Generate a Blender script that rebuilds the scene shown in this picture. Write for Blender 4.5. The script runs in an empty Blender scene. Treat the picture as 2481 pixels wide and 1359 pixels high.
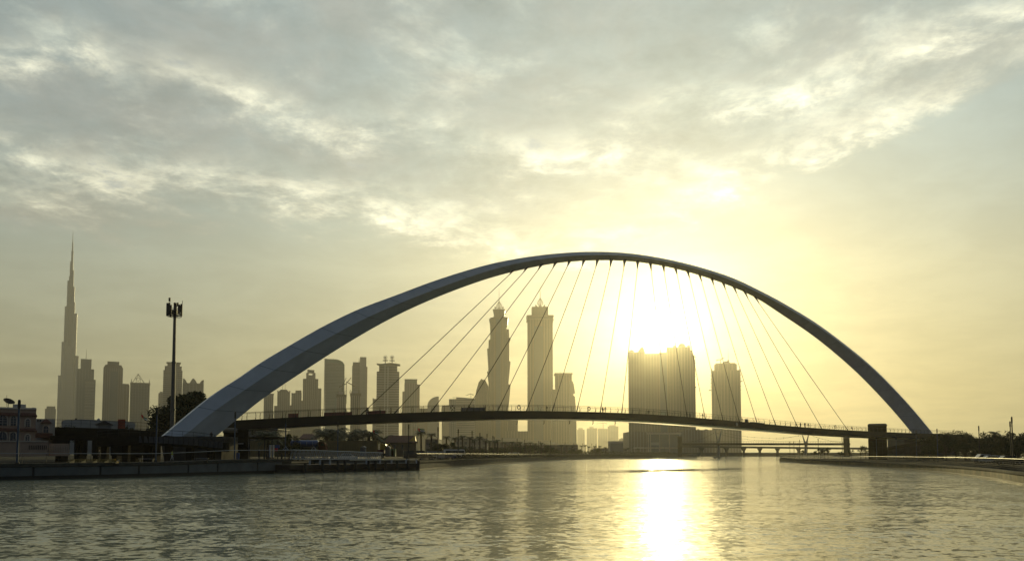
import bpy, math, random
from mathutils import Vector, Matrix, Euler
random.seed(7)
R = math.radians
sc = bpy.context.scene
col = sc.collection

# ------------------------------------------------------------------ camera
W_PX, H_PX, F_PX = 2481.0, 1359.0, 1900.0
PITCH = R(3.5); SH = 0.1602; EYE = 3.0
cam_d = bpy.data.cameras.new('camera'); cam = bpy.data.objects.new('camera', cam_d); col.objects.link(cam)
cam_d.sensor_width = 36.0; cam_d.lens = F_PX * 36.0 / W_PX
cam_d.shift_y = SH * F_PX / W_PX
cam_d.clip_start = 0.5; cam_d.clip_end = 40000
cam.location = (0, 0, EYE); cam.rotation_euler = (math.pi / 2 + PITCH, 0, 0)
sc.camera = cam

def ray(px, py):
    u = (px - W_PX / 2) / F_PX; v = (H_PX / 2 - py) / F_PX + SH
    return Vector((u, math.cos(PITCH) - v * math.sin(PITCH), math.sin(PITCH) + v * math.cos(PITCH)))
def P(px, py, Y):                       # the point of the place seen at photo pixel (px, py), Y metres ahead
    d = ray(px, py); t = Y / d.y
    return Vector((d.x * t, Y, EYE + d.z * t))
def XZ(px, py, Y):
    p = P(px, py, Y); return p.x, p.z

# ------------------------------------------------------------------ sky, sun, exposure
sc.view_settings.view_transform = 'Standard'; sc.view_settings.look = 'None'
sc.view_settings.exposure = 0.0; sc.view_settings.gamma = 1.0
sun_dir = ray(1603, 795).normalized()
SUN_EL = math.asin(sun_dir.z); SUN_AZ = math.atan2(sun_dir.x, sun_dir.y)
sd = bpy.data.lights.new('sun', 'SUN'); sun = bpy.data.objects.new('sun', sd); col.objects.link(sun)
sd.energy = 2.4; sd.angle = R(0.55); sd.color = (1.0, 0.83, 0.38)
sun.rotation_euler = (-sun_dir).to_track_quat('-Z', 'Y').to_euler()

w = bpy.data.worlds.new("World"); sc.world = w; w.use_nodes = True
nt = w.node_tree; nt.nodes.clear()
def N(t, **k):
    n = nt.nodes.new(t)
    for a, b in k.items(): setattr(n, a, b)
    return n
def L(a, b): nt.links.new(a, b)
def val(x, s):
    if isinstance(x, (int, float)): s.default_value = x
    elif isinstance(x, tuple): s.default_value = x if len(x) == len(s.default_value) else (*x, 1)
    else: L(x, s)
def MA(op, a, b=None, c=None, clamp=False):
    n = N('ShaderNodeMath', operation=op, use_clamp=clamp)
    val(a, n.inputs[0])
    if b is not None: val(b, n.inputs[1])
    if c is not None: val(c, n.inputs[2])
    return n.outputs[0]
def SM(x, a, b, lo=0.0, hi=1.0):
    n = N('ShaderNodeMapRange', interpolation_type='SMOOTHSTEP')
    val(x, n.inputs[0]); n.inputs[1].default_value = a; n.inputs[2].default_value = b
    n.inputs[3].default_value = lo; n.inputs[4].default_value = hi
    return n.outputs[0]
def MIX(f, a, b, mode='MIX'):
    n = N('ShaderNodeMix', data_type='RGBA', blend_type=mode)
    val(f, n.inputs[0]); val(a, n.inputs[6]); val(b, n.inputs[7]); return n.outputs[2]
def NOISE(vec, scale, detail=5, rough=0.55, dist=0.0):
    n = N('ShaderNodeTexNoise'); L(vec, n.inputs['Vector']); n.inputs['Scale'].default_value = scale
    n.inputs['Detail'].default_value = detail; n.inputs['Roughness'].default_value = rough
    n.inputs['Distortion'].default_value = dist; return n.outputs['Fac']
def FCURVE(x, pts):                      # piecewise curve over azimuth: pts of (px column, px row) -> elevation
    n = N('ShaderNodeFloatCurve'); L(x, n.inputs['Value']); c = n.mapping.curves[0]
    q = []
    for px, py in pts:
        d = ray(px, py); az = math.atan2(d.x, d.y); el = d.z / math.hypot(d.x, d.y)
        q.append(((az + 0.8) / 1.6, el))
    c.points[0].location = (0, q[0][1]); c.points[1].location = (1, q[-1][1])
    for a, b in q: c.points.new(a, b)
    n.mapping.update(); return n.outputs[0]
tc = N('ShaderNodeTexCoord'); D = N('ShaderNodeVectorMath', operation='NORMALIZE'); L(tc.outputs['Generated'], D.inputs[0]); D = D.outputs[0]
sp = N('ShaderNodeSeparateXYZ'); L(D, sp.inputs[0]); dx, dy, dz = sp.outputs
dotn = N('ShaderNodeVectorMath', operation='DOT_PRODUCT'); L(D, dotn.inputs[0]); dotn.inputs[1].default_value = sun_dir
dt = dotn.outputs['Value']
ang = MA('ARCCOSINE', MA('MINIMUM', dt, 1.0))
az = MA('ARCTAN2', dx, dy); hyp = MA('SQRT', MA('ADD', MA('MULTIPLY', dx, dx), MA('MULTIPLY', dy, dy)))
el = MA('DIVIDE', dz, MA('MAXIMUM', hyp, 0.02))
azn = MA('DIVIDE', MA('ADD', az, 0.8), 1.6, clamp=True)
sky = N('ShaderNodeTexSky', sky_type='NISHITA', sun_disc=False)
sky.sun_elevation = SUN_EL; sky.sun_rotation = SUN_AZ; sky.air_density = 1.6; sky.dust_density = 4.0; sky.ozone_density = 1.0
skyc = MIX(1.0, sky.outputs[0], (0.008, 0.009, 0.010), 'MULTIPLY')
# clear evening air: olive gold at the horizon, pale grey green above, bright round the sun
up = SM(el, 0.0, 0.42)
base = MIX(up, (0.32, 0.295, 0.165), (0.28, 0.37, 0.39))
back = SM(dt, -0.4, 0.85, 0.28, 1.0)
g_wide = MA('EXPONENT', MA('DIVIDE', ang, -0.34))
g_mid = MA('EXPONENT', MA('DIVIDE', ang, -0.115))
g_near = MA('EXPONENT', MA('MULTIPLY', MA('MULTIPLY', ang, ang), -1 / (0.026 ** 2)))
def SCALE(c, f):
    n = N('ShaderNodeVectorMath', operation='SCALE'); L(c, n.inputs[0]) if not isinstance(c, tuple) else setattr(n.inputs[0], 'default_value', c)
    val(f, n.inputs['Scale']); return n.outputs[0]
def ADD(a, b):
    n = N('ShaderNodeVectorMath', operation='ADD'); L(a, n.inputs[0]); L(b, n.inputs[1]); return n.outputs[0]
widec = MIX(up, (0.0, 0.06, 0.02), (0.44, 0.58, 0.55))
clear = ADD(SCALE(base, back), ADD(SCALE(widec, MA('MULTIPLY', g_wide, 0.56)), skyc))
_CL = 1
clear = ADD(clear, SCALE((0.9, 0.95, 0.75), MA('MULTIPLY', g_mid, 0.10)))
# cloud sheet coordinates: a plane high above
u_ = MA('DIVIDE', dx, MA('ADD', MA('ABSOLUTE', dz), 0.12)); v_ = MA('DIVIDE', dy, MA('ADD', MA('ABSOLUTE', dz), 0.12))
cv = N('ShaderNodeCombineXYZ'); L(u_, cv.inputs[0]); L(v_, cv.inputs[1]); cv = cv.outputs[0]
big = NOISE(cv, 1.5, 7, 0.58, 0.25); med = NOISE(cv, 4.2, 9, 0.64, 0.35); fine = NOISE(cv, 13.0, 8, 0.66, 0.2)
cv2 = N('ShaderNodeVectorMath', operation='ADD'); L(cv, cv2.inputs[0]); cv2.inputs[1].default_value = (7.3, 2.1, 0); big2 = NOISE(cv2.outputs[0], 2.6, 9, 0.62, 0.25)
wob = MA('ADD', MA('MULTIPLY', MA('SUBTRACT', big, 0.5), 0.12), MA('MULTIPLY', MA('SUBTRACT', med, 0.5), 0.09))
wob = MA('ADD', wob, MA('MULTIPLY', MA('SUBTRACT', fine, 0.5), 0.035))
elw = MA('ADD', el, wob)
edge = FCURVE(azn, [(0, 520), (300, 545), (520, 520), (900, 560), (1150, 610), (1450, 625), (1640, 570), (1760, 480), (2000, 370), (2250, 250), (2481, 150), (2900, -200)])
sheet = SM(MA('SUBTRACT', elw, edge), -0.022, 0.022)
def band(pts, wdt):
    e = FCURVE(azn, pts); q = MA('DIVIDE', MA('SUBTRACT', elw, e), wdt)
    return MA('EXPONENT', MA('MULTIPLY', MA('MULTIPLY', q, q), -1.0))
b1 = band([(0, 360), (150, 400), (420, 420), (640, 440), (860, 480), (1060, 540), (1300, 600), (1500, 600), (1700, 500), (2000, 330), (2250, 240), (2481, 120)], 0.030)
b2 = band([(0, 130), (200, 100), (300, 170), (420, 150), (600, 210), (760, 290), (950, 290), (1200, 360), (1420, 345), (1600, 270), (1850, 250), (2100, 140), (2300, 60), (2481, 20)], 0.026)
streak = SM(med, 0.42, 0.66); tex = SM(fine, 0.30, 0.72)
bright = MA('MULTIPLY', MA('MAXIMUM', b1, b2), MA('ADD', 0.25, MA('MULTIPLY', streak, 1.0)))
bright = MA('ADD', bright, MA('MULTIPLY', SM(big2, 0.50, 0.66), 0.5))
bright = MA('MULTIPLY', MA('MULTIPLY', bright, sheet), MA('ADD', 0.55, MA('MULTIPLY', tex, 0.6)))
soft = SM(big2, 0.35, 0.65, 0.93, 1.07)
clear = SCALE(clear, soft)
thick = MA('MULTIPLY', sheet, SM(big, 0.36, 0.58))
# cloud undersides are grey and hold back the glow; thin edges are lit cream
under = MIX(up, (0.34, 0.315, 0.215), (0.285, 0.295, 0.28))
under = ADD(SCALE(under, back), SCALE((0.42, 0.46, 0.40), MA('MULTIPLY', g_wide, 0.95)))
skymix = MIX(MA('MULTIPLY', sheet, SM(MA('ADD', MA('MULTIPLY', big, 0.55), MA('MULTIPLY', med, 0.45)), 0.40, 0.60, 0.22, 0.78)), clear, under)
lit = ADD(SCALE((0.42, 0.39, 0.26), back), SCALE((0.22, 0.22, 0.18), g_wide))
skymix = ADD(skymix, SCALE(lit, bright))
mott = MA('ADD', MA('MULTIPLY', MA('SUBTRACT', med, 0.5), 0.75), MA('MULTIPLY', MA('SUBTRACT', fine, 0.5), 0.45))
skymix = SCALE(skymix, MA('ADD', 1.0, MA('MULTIPLY', mott, MA('ADD', 0.12, MA('MULTIPLY', sheet, 0.88)))))
gaps = MA('MULTIPLY', MA('MULTIPLY', sheet, SM(med, 0.60, 0.70)), SM(big2, 0.45, 0.6, 1.0, 0.0))
skymix = MIX(MA('MULTIPLY', gaps, 0.55), skymix, ADD(SCALE((0.25, 0.31, 0.36), back), SCALE((0.5, 0.52, 0.46), g_wide)))
skymix = MIX(SM(dt, 0.35, -0.25), skymix, (0.085, 0.115, 0.155))
skymix = ADD(skymix, SCALE((3.0, 2.7, 1.6), g_near))
bg = N('ShaderNodeBackground'); L(skymix, bg.inputs[0]); bg.inputs[1].default_value = 1.0
wo = N('ShaderNodeOutputWorld'); L(bg.outputs[0], wo.inputs[0])
w.cycles.sampling_method = 'MANUAL'; w.cycles.sample_map_resolution = 1024

sc.cycles.max_bounces = 6; sc.cycles.diffuse_bounces = 2; sc.cycles.glossy_bounces = 3; sc.cycles.transmission_bounces = 4
sc.cycles.volume_bounces = 0; sc.cycles.transparent_max_bounces = 12
sc.cycles.use_denoising = True; sc.cycles.sample_clamp_indirect = 6.0; sc.cycles.sample_clamp_direct = 0.0
sc.cycles.caustics_reflective = False; sc.cycles.caustics_refractive = False
sc.render.film_transparent = False

# ------------------------------------------------------------------ materials
def mat(name, c, rough=0.7, metal=0.0, var=0.12, vscale=2.0, bump=0.0, bscale=8.0, spec=0.5, emit=None):
    m = bpy.data.materials.new(name); m.use_nodes = True; t = m.node_tree; b = t.nodes['Principled BSDF']
    b.inputs['Roughness'].default_value = rough; b.inputs['Metallic'].default_value = metal
    b.inputs['Specular IOR Level'].default_value = spec
    tc = t.nodes.new('ShaderNodeTexCoord'); n = t.nodes.new('ShaderNodeTexNoise')
    n.inputs['Scale'].default_value = vscale; n.inputs['Detail'].default_value = 6; t.links.new(tc.outputs['Object'], n.inputs['Vector'])
    r = t.nodes.new('ShaderNodeValToRGB'); r.color_ramp.elements[0].position = 0.3; r.color_ramp.elements[1].position = 0.7
    r.color_ramp.elements[0].color = (*[x * (1 - var) for x in c], 1); r.color_ramp.elements[1].color = (*[min(1, x * (1 + var)) for x in c], 1)
    t.links.new(n.outputs['Fac'], r.inputs[0]); t.links.new(r.outputs[0], b.inputs['Base Color'])
    if bump:
        n2 = t.nodes.new('ShaderNodeTexNoise'); n2.inputs['Scale'].default_value = bscale; t.links.new(tc.outputs['Object'], n2.inputs['Vector'])
        bm = t.nodes.new('ShaderNodeBump'); bm.inputs['Strength'].default_value = bump; t.links.new(n2.outputs['Fac'], bm.inputs['Height']); t.links.new(bm.outputs[0], b.inputs['Normal'])
    if emit:
        b.inputs['Emission Color'].default_value = (*emit[0], 1); b.inputs['Emission Strength'].default_value = emit[1]
    return m

def facade(name, wall, glass, fh=3.8, bay=4.0, fw=0.45, bw=0.35, rough=0.35, spec=0.5):
    # storeys and window bays as a pattern of the wall itself
    m = bpy.data.materials.new(name); m.use_nodes = True; t = m.node_tree; b = t.nodes['Principled BSDF']
    tc = t.nodes.new('ShaderNodeTexCoord'); s = t.nodes.new('ShaderNodeSeparateXYZ'); t.links.new(tc.outputs['Object'], s.inputs[0])
    def M(op, a, bb=None):
        n = t.nodes.new('ShaderNodeMath'); n.operation = op
        for i, x in enumerate((a, bb)):
            if x is None: continue
            if isinstance(x, (int, float)): n.inputs[i].default_value = x
            else: t.links.new(x, n.inputs[i])
        return n.outputs[0]
    fz = M('FRACT', M('DIVIDE', s.outputs[2], fh)); fx = M('FRACT', M('DIVIDE', M('ADD', s.outputs[0], s.outputs[1]), bay))
    win = M('MULTIPLY', M('GREATER_THAN', fz, fw), M('GREATER_THAN', fx, bw))
    # some windows have blinds: a random value per window
    iz = M('FLOOR', M('DIVIDE', s.outputs[2], fh)); ix = M('FLOOR', M('DIVIDE', M('ADD', s.outputs[0], s.outputs[1]), bay))
    cb = t.nodes.new('ShaderNodeCombineXYZ'); t.links.new(ix, cb.inputs[0]); t.links.new(iz, cb.inputs[1])
    wn = t.nodes.new('ShaderNodeTexWhiteNoise'); wn.noise_dimensions = '2D'; t.links.new(cb.outputs[0], wn.inputs['Vector'])
    gm = t.nodes.new('ShaderNodeMix'); gm.data_type = 'RGBA'; gm.inputs[6].default_value = (*glass, 1); gm.inputs[7].default_value = (*[g * 0.5 + w_ * 0.35 for g, w_ in zip(glass, wall)], 1)
    t.links.new(wn.outputs['Value'], gm.inputs[0])
    no = t.nodes.new('ShaderNodeTexNoise'); no.inputs['Scale'].default_value = 0.03; t.links.new(tc.outputs['Object'], no.inputs['Vector'])
    wm = t.nodes.new('ShaderNodeMix'); wm.data_type = 'RGBA'; wm.inputs[6].default_value = (*[x * 0.82 for x in wall], 1); wm.inputs[7].default_value = (*wall, 1)
    t.links.new(no.outputs['Fac'], wm.inputs[0])
    mx = t.nodes.new('ShaderNodeMix'); mx.data_type = 'RGBA'; t.links.new(win, mx.inputs[0]); t.links.new(wm.outputs[2], mx.inputs[6]); t.links.new(gm.outputs[2], mx.inputs[7])
    t.links.new(mx.outputs[2], b.inputs['Base Color'])
    rr = t.nodes.new('ShaderNodeMapRange'); t.links.new(win, rr.inputs[0]); rr.inputs[3].default_value = 0.8; rr.inputs[4].default_value = rough
    t.links.new(rr.outputs[0], b.inputs['Roughness']); b.inputs['Specular IOR Level'].default_value = spec
    return m

MT = {}
MT['arch'] = mat('arch_paint', (0.45, 0.475, 0.51), 0.45, 0.0, 0.10, 0.35)
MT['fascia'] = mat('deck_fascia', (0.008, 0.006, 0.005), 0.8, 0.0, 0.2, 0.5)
MT['soffit'] = mat('deck_soffit', (0.80, 0.77, 0.66), 0.28, 0.8, 0.05, 0.5)  # pale metal stands in for water glitter lighting the underside
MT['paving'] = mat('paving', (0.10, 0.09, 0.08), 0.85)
MT['dark'] = mat('dark_metal', (0.02, 0.02, 0.02), 0.6, 0.0, 0.2, 3, spec=0.3)
MT['cable'] = mat('cable_steel', (0.025, 0.022, 0.02), 0.45, 0.6)
MT['steel'] = mat('brushed_steel', (0.30, 0.31, 0.32), 0.32, 0.9, 0.1, 5)
MT['rail'] = mat('rail_metal', (0.14, 0.13, 0.11), 0.5, 0.4, 0.1, 5)
MT['joint_paint'] = mat('arch_joint_paint', (0.26, 0.28, 0.31), 0.5)
MT['bracket'] = mat('bracket_paint', (0.12, 0.12, 0.12), 0.5)
MT['bluepole'] = mat('blue_pole_paint', (0.035, 0.06, 0.10), 0.4, 0.2)
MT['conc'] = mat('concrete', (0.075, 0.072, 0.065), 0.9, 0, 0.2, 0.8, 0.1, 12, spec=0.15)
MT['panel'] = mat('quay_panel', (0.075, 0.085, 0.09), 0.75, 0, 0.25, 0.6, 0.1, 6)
MT['coping'] = mat('coping_stone', (0.05, 0.05, 0.045), 0.85, 0, 0.2, 1.2, spec=0.12)
MT['joint'] = mat('recess_shade', (0.01, 0.01, 0.01), 0.6)  # shade of the recess below the panels put into the near-black colour
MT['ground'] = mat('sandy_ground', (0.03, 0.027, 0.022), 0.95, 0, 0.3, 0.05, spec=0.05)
MT['wood'] = mat('dark_timber', (0.03, 0.02, 0.015), 0.8, 0, 0.3, 2)
MT['leaf'] = mat('leaf', (0.035, 0.045, 0.018), 0.7, 0, 0.45, 0.9, spec=0.2)
MT['leaf2'] = mat('leaf_olive', (0.05, 0.055, 0.022), 0.7, 0, 0.45, 0.9, spec=0.2)
MT['palm'] = mat('palm_frond', (0.04, 0.05, 0.02), 0.6, 0, 0.4, 1.5, spec=0.3)
MT['bark'] = mat('bark', (0.05, 0.038, 0.028), 0.9, 0, 0.3, 4, 0.3, 20)
MT['white'] = mat('white_paint', (0.55, 0.55, 0.53), 0.5, 0, 0.06)
MT['red'] = mat('red_cloth', (0.45, 0.02, 0.02), 0.7, 0, 0.1)
MT['green'] = mat('green_cloth', (0.01, 0.12, 0.04), 0.7, 0, 0.1)
MT['black'] = mat('black_cloth', (0.012, 0.012, 0.012), 0.8)
MT['blue'] = mat('blue_paint', (0.015, 0.05, 0.16), 0.4)
MT['yellow'] = mat('yellow_paint', (0.35, 0.22, 0.02), 0.45)
MT['glass'] = mat('dark_glass', (0.015, 0.018, 0.02), 0.08, 0, 0.05)
MT['rubber'] = mat('tyre_rubber', (0.015, 0.015, 0.015), 0.8)
MT['hoard'] = mat('hoarding_board', (0.17, 0.13, 0.055), 0.8, 0, 0.15, 0.5)
MT['terra'] = mat('terracotta_tile', (0.10, 0.045, 0.03), 0.85, 0, 0.25, 3)
MT['stucco'] = mat('pink_stucco', (0.33, 0.23, 0.165), 0.9, 0, 0.12, 0.7, 0.1, 15)
MT['trim'] = mat('pale_trim', (0.42, 0.36, 0.28), 0.8)
MT['white_wall'] = mat('white_wall', (0.33, 0.32, 0.29), 0.85, 0, 0.08, 0.5)

# ------------------------------------------------------------------ mesh builder
class MB:
    def __init__(s): s.v = []; s.f = []; s.m = []
    def add(s, vs, fs, m=0):
        o = len(s.v); s.v += [tuple(p) for p in vs]; s.f += [tuple(i + o for i in f) for f in fs]; s.m += [m] * len(fs); return s
    def box(s, x0, x1, y0, y1, z0, z1, m=0):
        vs = [(x, y, z) for z in (z0, z1) for x, y in ((x0, y0), (x1, y0), (x1, y1), (x0, y1))]
        return s.add(vs, [(3, 2, 1, 0), (4, 5, 6, 7), (0, 1, 5, 4), (1, 2, 6, 5), (2, 3, 7, 6), (3, 0, 4, 7)], m)
    def loft(s, rings, m=0, caps=True):
        n = len(rings[0]); vs = [p for r in rings for p in r]; fs = []
        for k in range(len(rings) - 1):
            for i in range(n):
                j = (i + 1) % n; fs.append((k * n + i, k * n + j, (k + 1) * n + j, (k + 1) * n + i))
        if caps: fs.append(tuple(range(n))[::-1]); fs.append(tuple((len(rings) - 1) * n + i for i in range(n)))
        return s.add(vs, fs, m)
    def tube(s, pts, r, n=6, m=0):
        pts = [Vector(p) for p in pts]; rr = r if isinstance(r, (list, tuple)) else [r] * len(pts); rings = []
        for i, p in enumerate(pts):
            d = (pts[min(i + 1, len(pts) - 1)] - pts[max(i - 1, 0)]).normalized()
            a = d.cross(Vector((0, 0, 1)))
            if a.length < 1e-3: a = Vector((1, 0, 0))
            a.normalize(); b = d.cross(a)
            rings.append([p + (a * math.cos(2 * math.pi * k / n) + b * math.sin(2 * math.pi * k / n)) * rr[i] for k in range(n)])
        return s.loft(rings, m)
    def outline(s, poly, y0, y1, m=0):     # polygon in (x, z), given thickness along y
        return s.loft([[(x, y0, z) for x, z in poly], [(x, y1, z) for x, z in poly]], m)
    def plan(s, poly, z0, z1, m=0):        # polygon in (x, y), extruded up
        return s.loft([[(x, y, z0) for x, y in poly], [(x, y, z1) for x, y in poly]], m)
    def sphere(s, c, r, n=10, m=0, sq=(1, 1, 1)):
        rings = []
        for i in range(1, n // 2 + 1):
            a = math.pi * i / (n // 2 + 1)
            rings.append([(c[0] + r * sq[0] * math.sin(a) * math.cos(2 * math.pi * k / n), c[1] + r * sq[1] * math.sin(a) * math.sin(2 * math.pi * k / n), c[2] - r * sq[2] * math.cos(a)) for k in range(n)])
        return s.loft(rings, m)
    def dome(s, cx, cy, z, r, h, n=14, m=0):
        rings = [[(cx + r * math.cos(a) * math.cos(2 * math.pi * k / n), cy + r * math.cos(a) * math.sin(2 * math.pi * k / n), z + h * math.sin(a)) for k in range(n)] for a in [i * math.pi / 2 / 5 for i in range(5)] + [1.5]]
        return s.loft(rings, m)
    def build(s, name, mats, parent=None, smooth=False):
        me = bpy.data.meshes.new(name)
        off = parent['_o'] if parent is not None and '_o' in parent else (0, 0, 0)
        me.from_pydata([(x - off[0], y - off[1], z - off[2]) for x, y, z in s.v], [], s.f)
        for mt in (mats if isinstance(mats, (list, tuple)) else [mats]): me.materials.append(mt)
        me.polygons.foreach_set('material_index', s.m)
        if smooth: me.polygons.foreach_set('use_smooth', [True] * len(s.f))
        me.update(); me.validate()
        o = bpy.data.objects.new(name, me); col.objects.link(o)
        if parent is not None: o.parent = parent; o['_o'] = off
        return o
def tag(o, label=None, cat=None, group=None, kind=None):
    for k, v_ in (('label', label), ('category', cat), ('group', group), ('kind', kind)):
        if v_: o[k] = v_
    return o
def thing(name, loc, label, cat, group=None):
    o = bpy.data.objects.new(name, None); col.objects.link(o); o.location = loc; o['_o'] = tuple(loc); o.empty_display_size = 1
    return tag(o, label, cat, group)
def copy_tree(o, loc, rz=0.0, sc_=1.0, label=None, group=None):
    r = o.copy(); col.objects.link(r); r.location = loc; r.rotation_euler = (0, 0, rz); r.scale = (sc_,) * 3
    if label: r['label'] = label
    if group: r['group'] = group
    for ch in [c for c in o.children]:
        k = ch.copy(); col.objects.link(k); k.parent = r
        for g in [c for c in ch.children]:
            q = g.copy(); col.objects.link(q); q.parent = k
    return r
ORD = ['first', 'second', 'third', 'fourth', 'fifth', 'sixth', 'seventh', 'eighth', 'ninth', 'tenth', 'eleventh', 'twelfth', 'thirteenth', 'fourteenth', 'fifteenth', 'sixteenth', 'seventeenth', 'eighteenth', 'nineteenth', 'twentieth']
ORD += ['twenty-' + x for x in ORD[:9]] + ['thirtieth'] + ['thirty-' + x for x in ORD[:9]] + ['fortieth'] + ['forty-' + x for x in ORD[:9]] + ['fiftieth']
def interp(pts, x):
    if x <= pts[0][0]: return pts[0][1]
    for (a, b), (c, d) in zip(pts, pts[1:]):
        if x <= c: return b + (d - b) * (x - a) / (c - a)
    return pts[-1][1]
# ------------------------------------------------------------------ water
WK = (0.50, 0.25, 0.12)
wm = bpy.data.materials.new('canal_water'); wm.use_nodes = True; t = wm.node_tree; b = t.nodes['Principled BSDF']
b.inputs['Base Color'].default_value = (0.075, 0.095, 0.055, 1); b.inputs['Roughness'].default_value = 0.06; b.inputs['IOR'].default_value = 1.52
tcw = t.nodes.new('ShaderNodeTexCoord')
def wvec(sx, sy, detail, rot, k, rough=0.5, dist=0.0):
    # ripples of one size as a tilt of the surface normal (k: steepness)
    mp = t.nodes.new('ShaderNodeMapping'); mp.inputs['Scale'].default_value = (sx, sy, 1); mp.inputs['Rotation'].default_value = (0, 0, rot)
    t.links.new(tcw.outputs['Object'], mp.inputs[0]); n = t.nodes.new('ShaderNodeTexNoise'); n.inputs['Scale'].default_value = 1.0
    n.inputs['Detail'].default_value = detail; n.inputs['Distortion'].default_value = dist; n.inputs['Roughness'].default_value = rough
    t.links.new(mp.outputs[0], n.inputs['Vector'])
    a = t.nodes.new('ShaderNodeVectorMath'); a.operation = 'SUBTRACT'; t.links.new(n.outputs['Color'], a.inputs[0]); a.inputs[1].default_value = (0.5, 0.5, 0.5)
    c = t.nodes.new('ShaderNodeVectorMath'); c.operation = 'MULTIPLY'; t.links.new(a.outputs[0], c.inputs[0]); c.inputs[1].default_value = (k, k, 0); return c.outputs[0]
def wadd(a, bb):
    n = t.nodes.new('ShaderNodeVectorMath'); n.operation = 'ADD'; t.links.new(a, n.inputs[0]); t.links.new(bb, n.inputs[1]); return n.outputs[0]
fine_ = wvec(3.0, 3.6, 4, R(18), WK[0], 0.55); mid_r = wvec(1.2, 1.9, 3, R(-14), WK[1]); long_r = wvec(0.16, 0.34, 3, R(6), WK[2])
mp = t.nodes.new('ShaderNodeMapping'); mp.inputs['Scale'].default_value = (0.03, 0.09, 1); t.links.new(tcw.outputs['Object'], mp.inputs[0])
patch = t.nodes.new('ShaderNodeTexNoise'); patch.inputs['Scale'].default_value = 1.0; patch.inputs['Detail'].default_value = 5; t.links.new(mp.outputs[0], patch.inputs['Vector'])
pr = t.nodes.new('ShaderNodeMapRange'); pr.interpolation_type = 'SMOOTHSTEP'; t.links.new(patch.outputs['Fac'], pr.inputs[0]); pr.inputs[1].default_value = 0.38; pr.inputs[2].default_value = 0.62; pr.inputs[3].default_value = 0.55; pr.inputs[4].default_value = 1.15
sv_ = t.nodes.new('ShaderNodeVectorMath'); sv_.operation = 'SCALE'; t.links.new(wadd(fine_, mid_r), sv_.inputs[0]); t.links.new(pr.outputs[0], sv_.inputs['Scale'])
up_v = t.nodes.new('ShaderNodeVectorMath'); up_v.operation = 'ADD'; t.links.new(wadd(sv_.outputs[0], long_r), up_v.inputs[0]); up_v.inputs[1].default_value = (0, 0, 1)
nv = t.nodes.new('ShaderNodeVectorMath'); nv.operation = 'NORMALIZE'; t.links.new(up_v.outputs[0], nv.inputs[0]); t.links.new(nv.outputs[0], b.inputs['Normal'])
# capillary ripples too small to model: a broader glossy share
b2 = t.nodes.new('ShaderNodeBsdfPrincipled'); b2.inputs['Base Color'].default_value = (0.075, 0.095, 0.055, 1); b2.inputs['Roughness'].default_value = 0.42; b2.inputs['IOR'].default_value = 1.52; t.links.new(nv.outputs[0], b2.inputs['Normal'])
ms = t.nodes.new('ShaderNodeMixShader'); ms.inputs[0].default_value = 0.27; t.links.new(b.outputs[0], ms.inputs[1]); t.links.new(b2.outputs[0], ms.inputs[2])
mo = [n_ for n_ in t.nodes if n_.type == 'OUTPUT_MATERIAL'][0]; t.links.new(ms.outputs[0], mo.inputs['Surface'])
mb = MB(); mb.add([(-3700, -100, 0), (3700, -100, 0), (3700, 5400, 0), (-3700, 5400, 0)], [(0, 1, 2, 3)])
water = tag(mb.build('water', wm), 'rippled grey green canal water with the sun glittering on it', 'water', kind='structure')
mb = MB(); mb.box(-3700, 3700, -100, 5400, -0.95, -0.9)
tag(mb.build('canal_bed', MT['ground']), 'bed of the canal under the water', 'ground', kind='structure')

# ------------------------------------------------------------------ banks
def quay_pt(px, yw): Y = EYE * F_PX / (yw - 1100.0); p = P(px, yw, Y); return (p.x, Y)
LB = [(-118, -60), (-112, 10), (-95, 45), (-76, 72)] + [quay_pt(a, b) for a, b in [(0, 1162), (210, 1157.5), (420, 1152), (560, 1148), (705, 1144)]]
LB1 = list(LB)
LB2 = [quay_pt(a, b) for a, b in [(1012, 1137.5), (1090, 1131), (1180, 1125.5), (1270, 1119), (1350, 1114.5), (1420, 1111.6), (1540, 1109.2), (1690, 1107)]]
back_l = quay_pt(720, 1139)   # recessed basin behind the floating pier
LBd1, LBd2 = None, None
land_l = None
def _land():
  return LBi1 + [(LB1[-1][0] + 0.8, LB1[-1][1] + 14), (LB2[0][0] - 2.5, LB2[0][1] + 5), ] + LBi2 + [(LB2[-1][0] + 6, 900), (LB2[-1][0] + 4, 1140), (3690, 1140), (3690, 5390), (-3690, 5390), (-3690, -60)]
RB = [quay_pt(a, b) for a, b in [(1889, 1117.5), (1925, 1120), (2000, 1124.3), (2090, 1129.5), (2200, 1137), (2300, 1145.3), (2400, 1158), (2481, 1173)]] + [(43, 57), (35, 34), (30, 8), (28, -60)]
def _landr():
  return [(p[0], p[1]) for p in RBi[::-1]] + [(RB[0][0] + 3, RB[0][1] + 8), (150, 380), (260, 440), (3690, 800), (3690, -60)]
def dense(path, step=4.0):
    # Catmull-Rom smoothing so the quay edge curves
    out = []
    for i in range(len(path) - 1):
        p0 = path[max(i - 1, 0)]; p1 = path[i]; p2 = path[i + 1]; p3 = path[min(i + 2, len(path) - 1)]
        n = max(1, int(math.hypot(p2[0] - p1[0], p2[1] - p1[1]) / step))
        for k in range(n):
            t_ = k / n
            out.append(tuple(0.5 * ((2 * b_) + (-a_ + c_) * t_ + (2 * a_ - 5 * b_ + 4 * c_ - d_) * t_ * t_ + (-a_ + 3 * b_ - 3 * c_ + d_) * t_ ** 3) for a_, b_, c_, d_ in zip(p0, p1, p2, p3)))
    out.append(path[-1]); return out

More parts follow.
